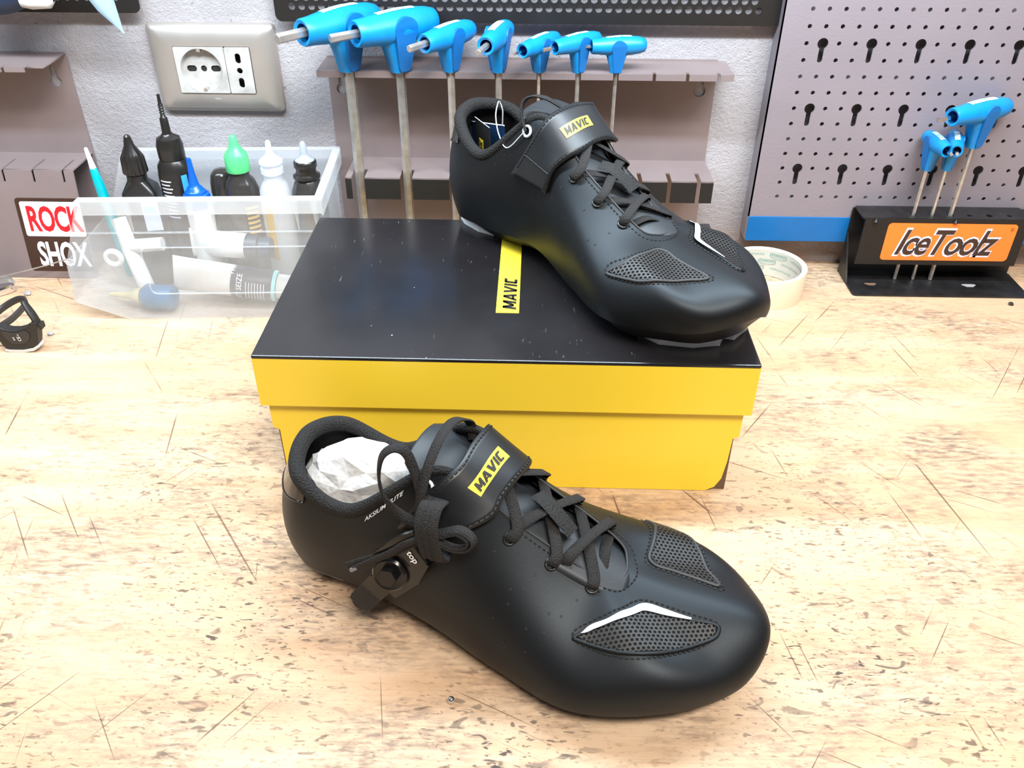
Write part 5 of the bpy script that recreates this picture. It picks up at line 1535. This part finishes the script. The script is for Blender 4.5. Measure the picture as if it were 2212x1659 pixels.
tag(pw, 'crumpled white tissue paper stuffed in the front shoe', 'paper')

# ---------------- left shoe on the lid
L_, mkp, mbp, lace, up_l, sp_l, grid = build_shoe('black cycling shoe with hang tag lying on top of the shoe box', (-0.0544, 0.7069, -0.8267, 0.1147), True)
# stitched end of the strap on the inner side
pts = []
for cc in np.linspace(0.06, 0.94, 20):
    pts.append(strap_at(0.10, cc, 0.0014))
q = MB()
for i in range(1, 19):
    p = Vector(pts[i]); t = (Vector(pts[i + 1]) - Vector(pts[i - 1])).normalized(); n_ = Vector(strap_at(0.10, 0.5, 0.002) - strap_at(0.10, 0.5, 0)).normalized(); s = t.cross(n_).normalized(); w = .0005
    a, c = p - t * .0010, p + t * .0010
    q.add([a - s * w, a + s * w, c + s * w, c - s * w, a + n_ * .0005, c + n_ * .0005], [(0, 4, 5, 3), (4, 1, 2, 5), (0, 1, 4), (3, 5, 2)])
tag(mbp(q, 'strap_stitching', M['thread'], sp_l), kind='stuff')
# lace running from the top eyelet up over the tongue
e = SO(13.14, .85, .002)[0]
lace([e, e + np.array([-.006, -.001, .009]), e + np.array([-.009, -.005, .017]), e + np.array([-.006, -.011, .021]), e + np.array([.001, -.018, .020]), e + np.array([.008, -.026, .014])],
     np.array([(-1, .6, 0), (-1, .6, .2), (-1, .4, .5), (-.4, 0, 1), (0, 0, 1), (0, 0, 1)], float), 'lace', 0.0068, 0.0016, 30)

# hang tag: cord and two cards
def lw(x, y, z):
    pose = (-0.0544, 0.7069, -0.8267, 0.1147); c, s = math.cos(pose[2]), math.sin(pose[2]); y = -y
    return Vector((pose[0] + c * x - s * y, pose[1] + s * x + c * y, pose[3] + z))
ht = empty('hang_tag', lw(0.040, 0.0, 0.055), label='blue and black hang tag cards on a white cord in the upper shoe', cat='tag')
hl_ = ht.location
def rel(p): return tuple(Vector(p) - hl_)
cardn = lambda a, b_, c, d: [rel(a), rel(b_), rel(c), rel(d)]
def card(name, tl, tr, drop, m, th=0.0004):
    tl, tr = Vector(tl), Vector(tr); dn = Vector(drop); n_ = (tr - tl).cross(dn).normalized() * th
    q = MB(); P = [tl, tr, tr + dn, tl + dn]
    q.add([rel(p) for p in P] + [rel(p + n_) for p in P], [(0, 1, 2, 3), (7, 6, 5, 4), (0, 4, 5, 1), (1, 5, 6, 2), (2, 6, 7, 3), (3, 7, 4, 0)])
    return q.build(name, m, ht)
a1, a2 = lw(0.010, 0.000, 0.0800), lw(0.058, 0.006, 0.0900)
dn1 = Vector((0.002, -0.004, -0.050))
tag(card('blue_card', a1, a2, dn1, M['cardblue']), 'dark blue card')
MB().tube([rel(a1), rel(a2)], 0.0005, 6).build('card_edge', M['cardedge'], ht)
b1, b2 = lw(0.0225, 0.006, 0.0880), lw(0.050, 0.014, 0.0880)
kc = card('black_card', b1 , b2, dn1, M['ink']); tag(kc, 'black card with a yellow MAVIC mark')
MB().tube([rel(b1), rel(b2)], 0.0003, 6).build('card_edge', M['cardedge'], ht)
ex = (b2 - b1).normalized(); ez = -dn1.normalized(); en = ex.cross(ez).normalized()
if en.y > 0: en = -en
mc = b1 + ex * 0.0125 - ez * 0.022
P = [mc + ex * sx * 0.0040 + ez * sz * 0.0085 + en * 0.0008 for sx, sz in ((-1, -1), (1, -1), (1, 1), (-1, 1))]
ym = mk('yellow_mark', [rel(p) for p in P], [(0, 1, 2, 3)], M['yellow'], kc)
v, f = mavic2d(0.015, 0.0055)
mk('lettering', [rel(mc - ex * c + ez * a + en * 0.0011) for a, c in v], f, M['ink'], ym)
cord = [lw(*(SO(13.14, .85, .003)[0])), lw(0.094, 0.034, 0.089), lw(0.080, 0.030, 0.094), lw(0.067, 0.022, 0.103), lw(0.060, 0.014, 0.109), lw(0.0575, 0.010, 0.109), lw(0.0585, 0.008, 0.103), lw(0.0575, 0.007, 0.096), lw(0.056, 0.006, 0.0896)]
MB().tube([rel(p) for p in spline([tuple(p) for p in cord], 60)], 0.0004, 8).build('cord', M['ring'], ht, smooth=True)
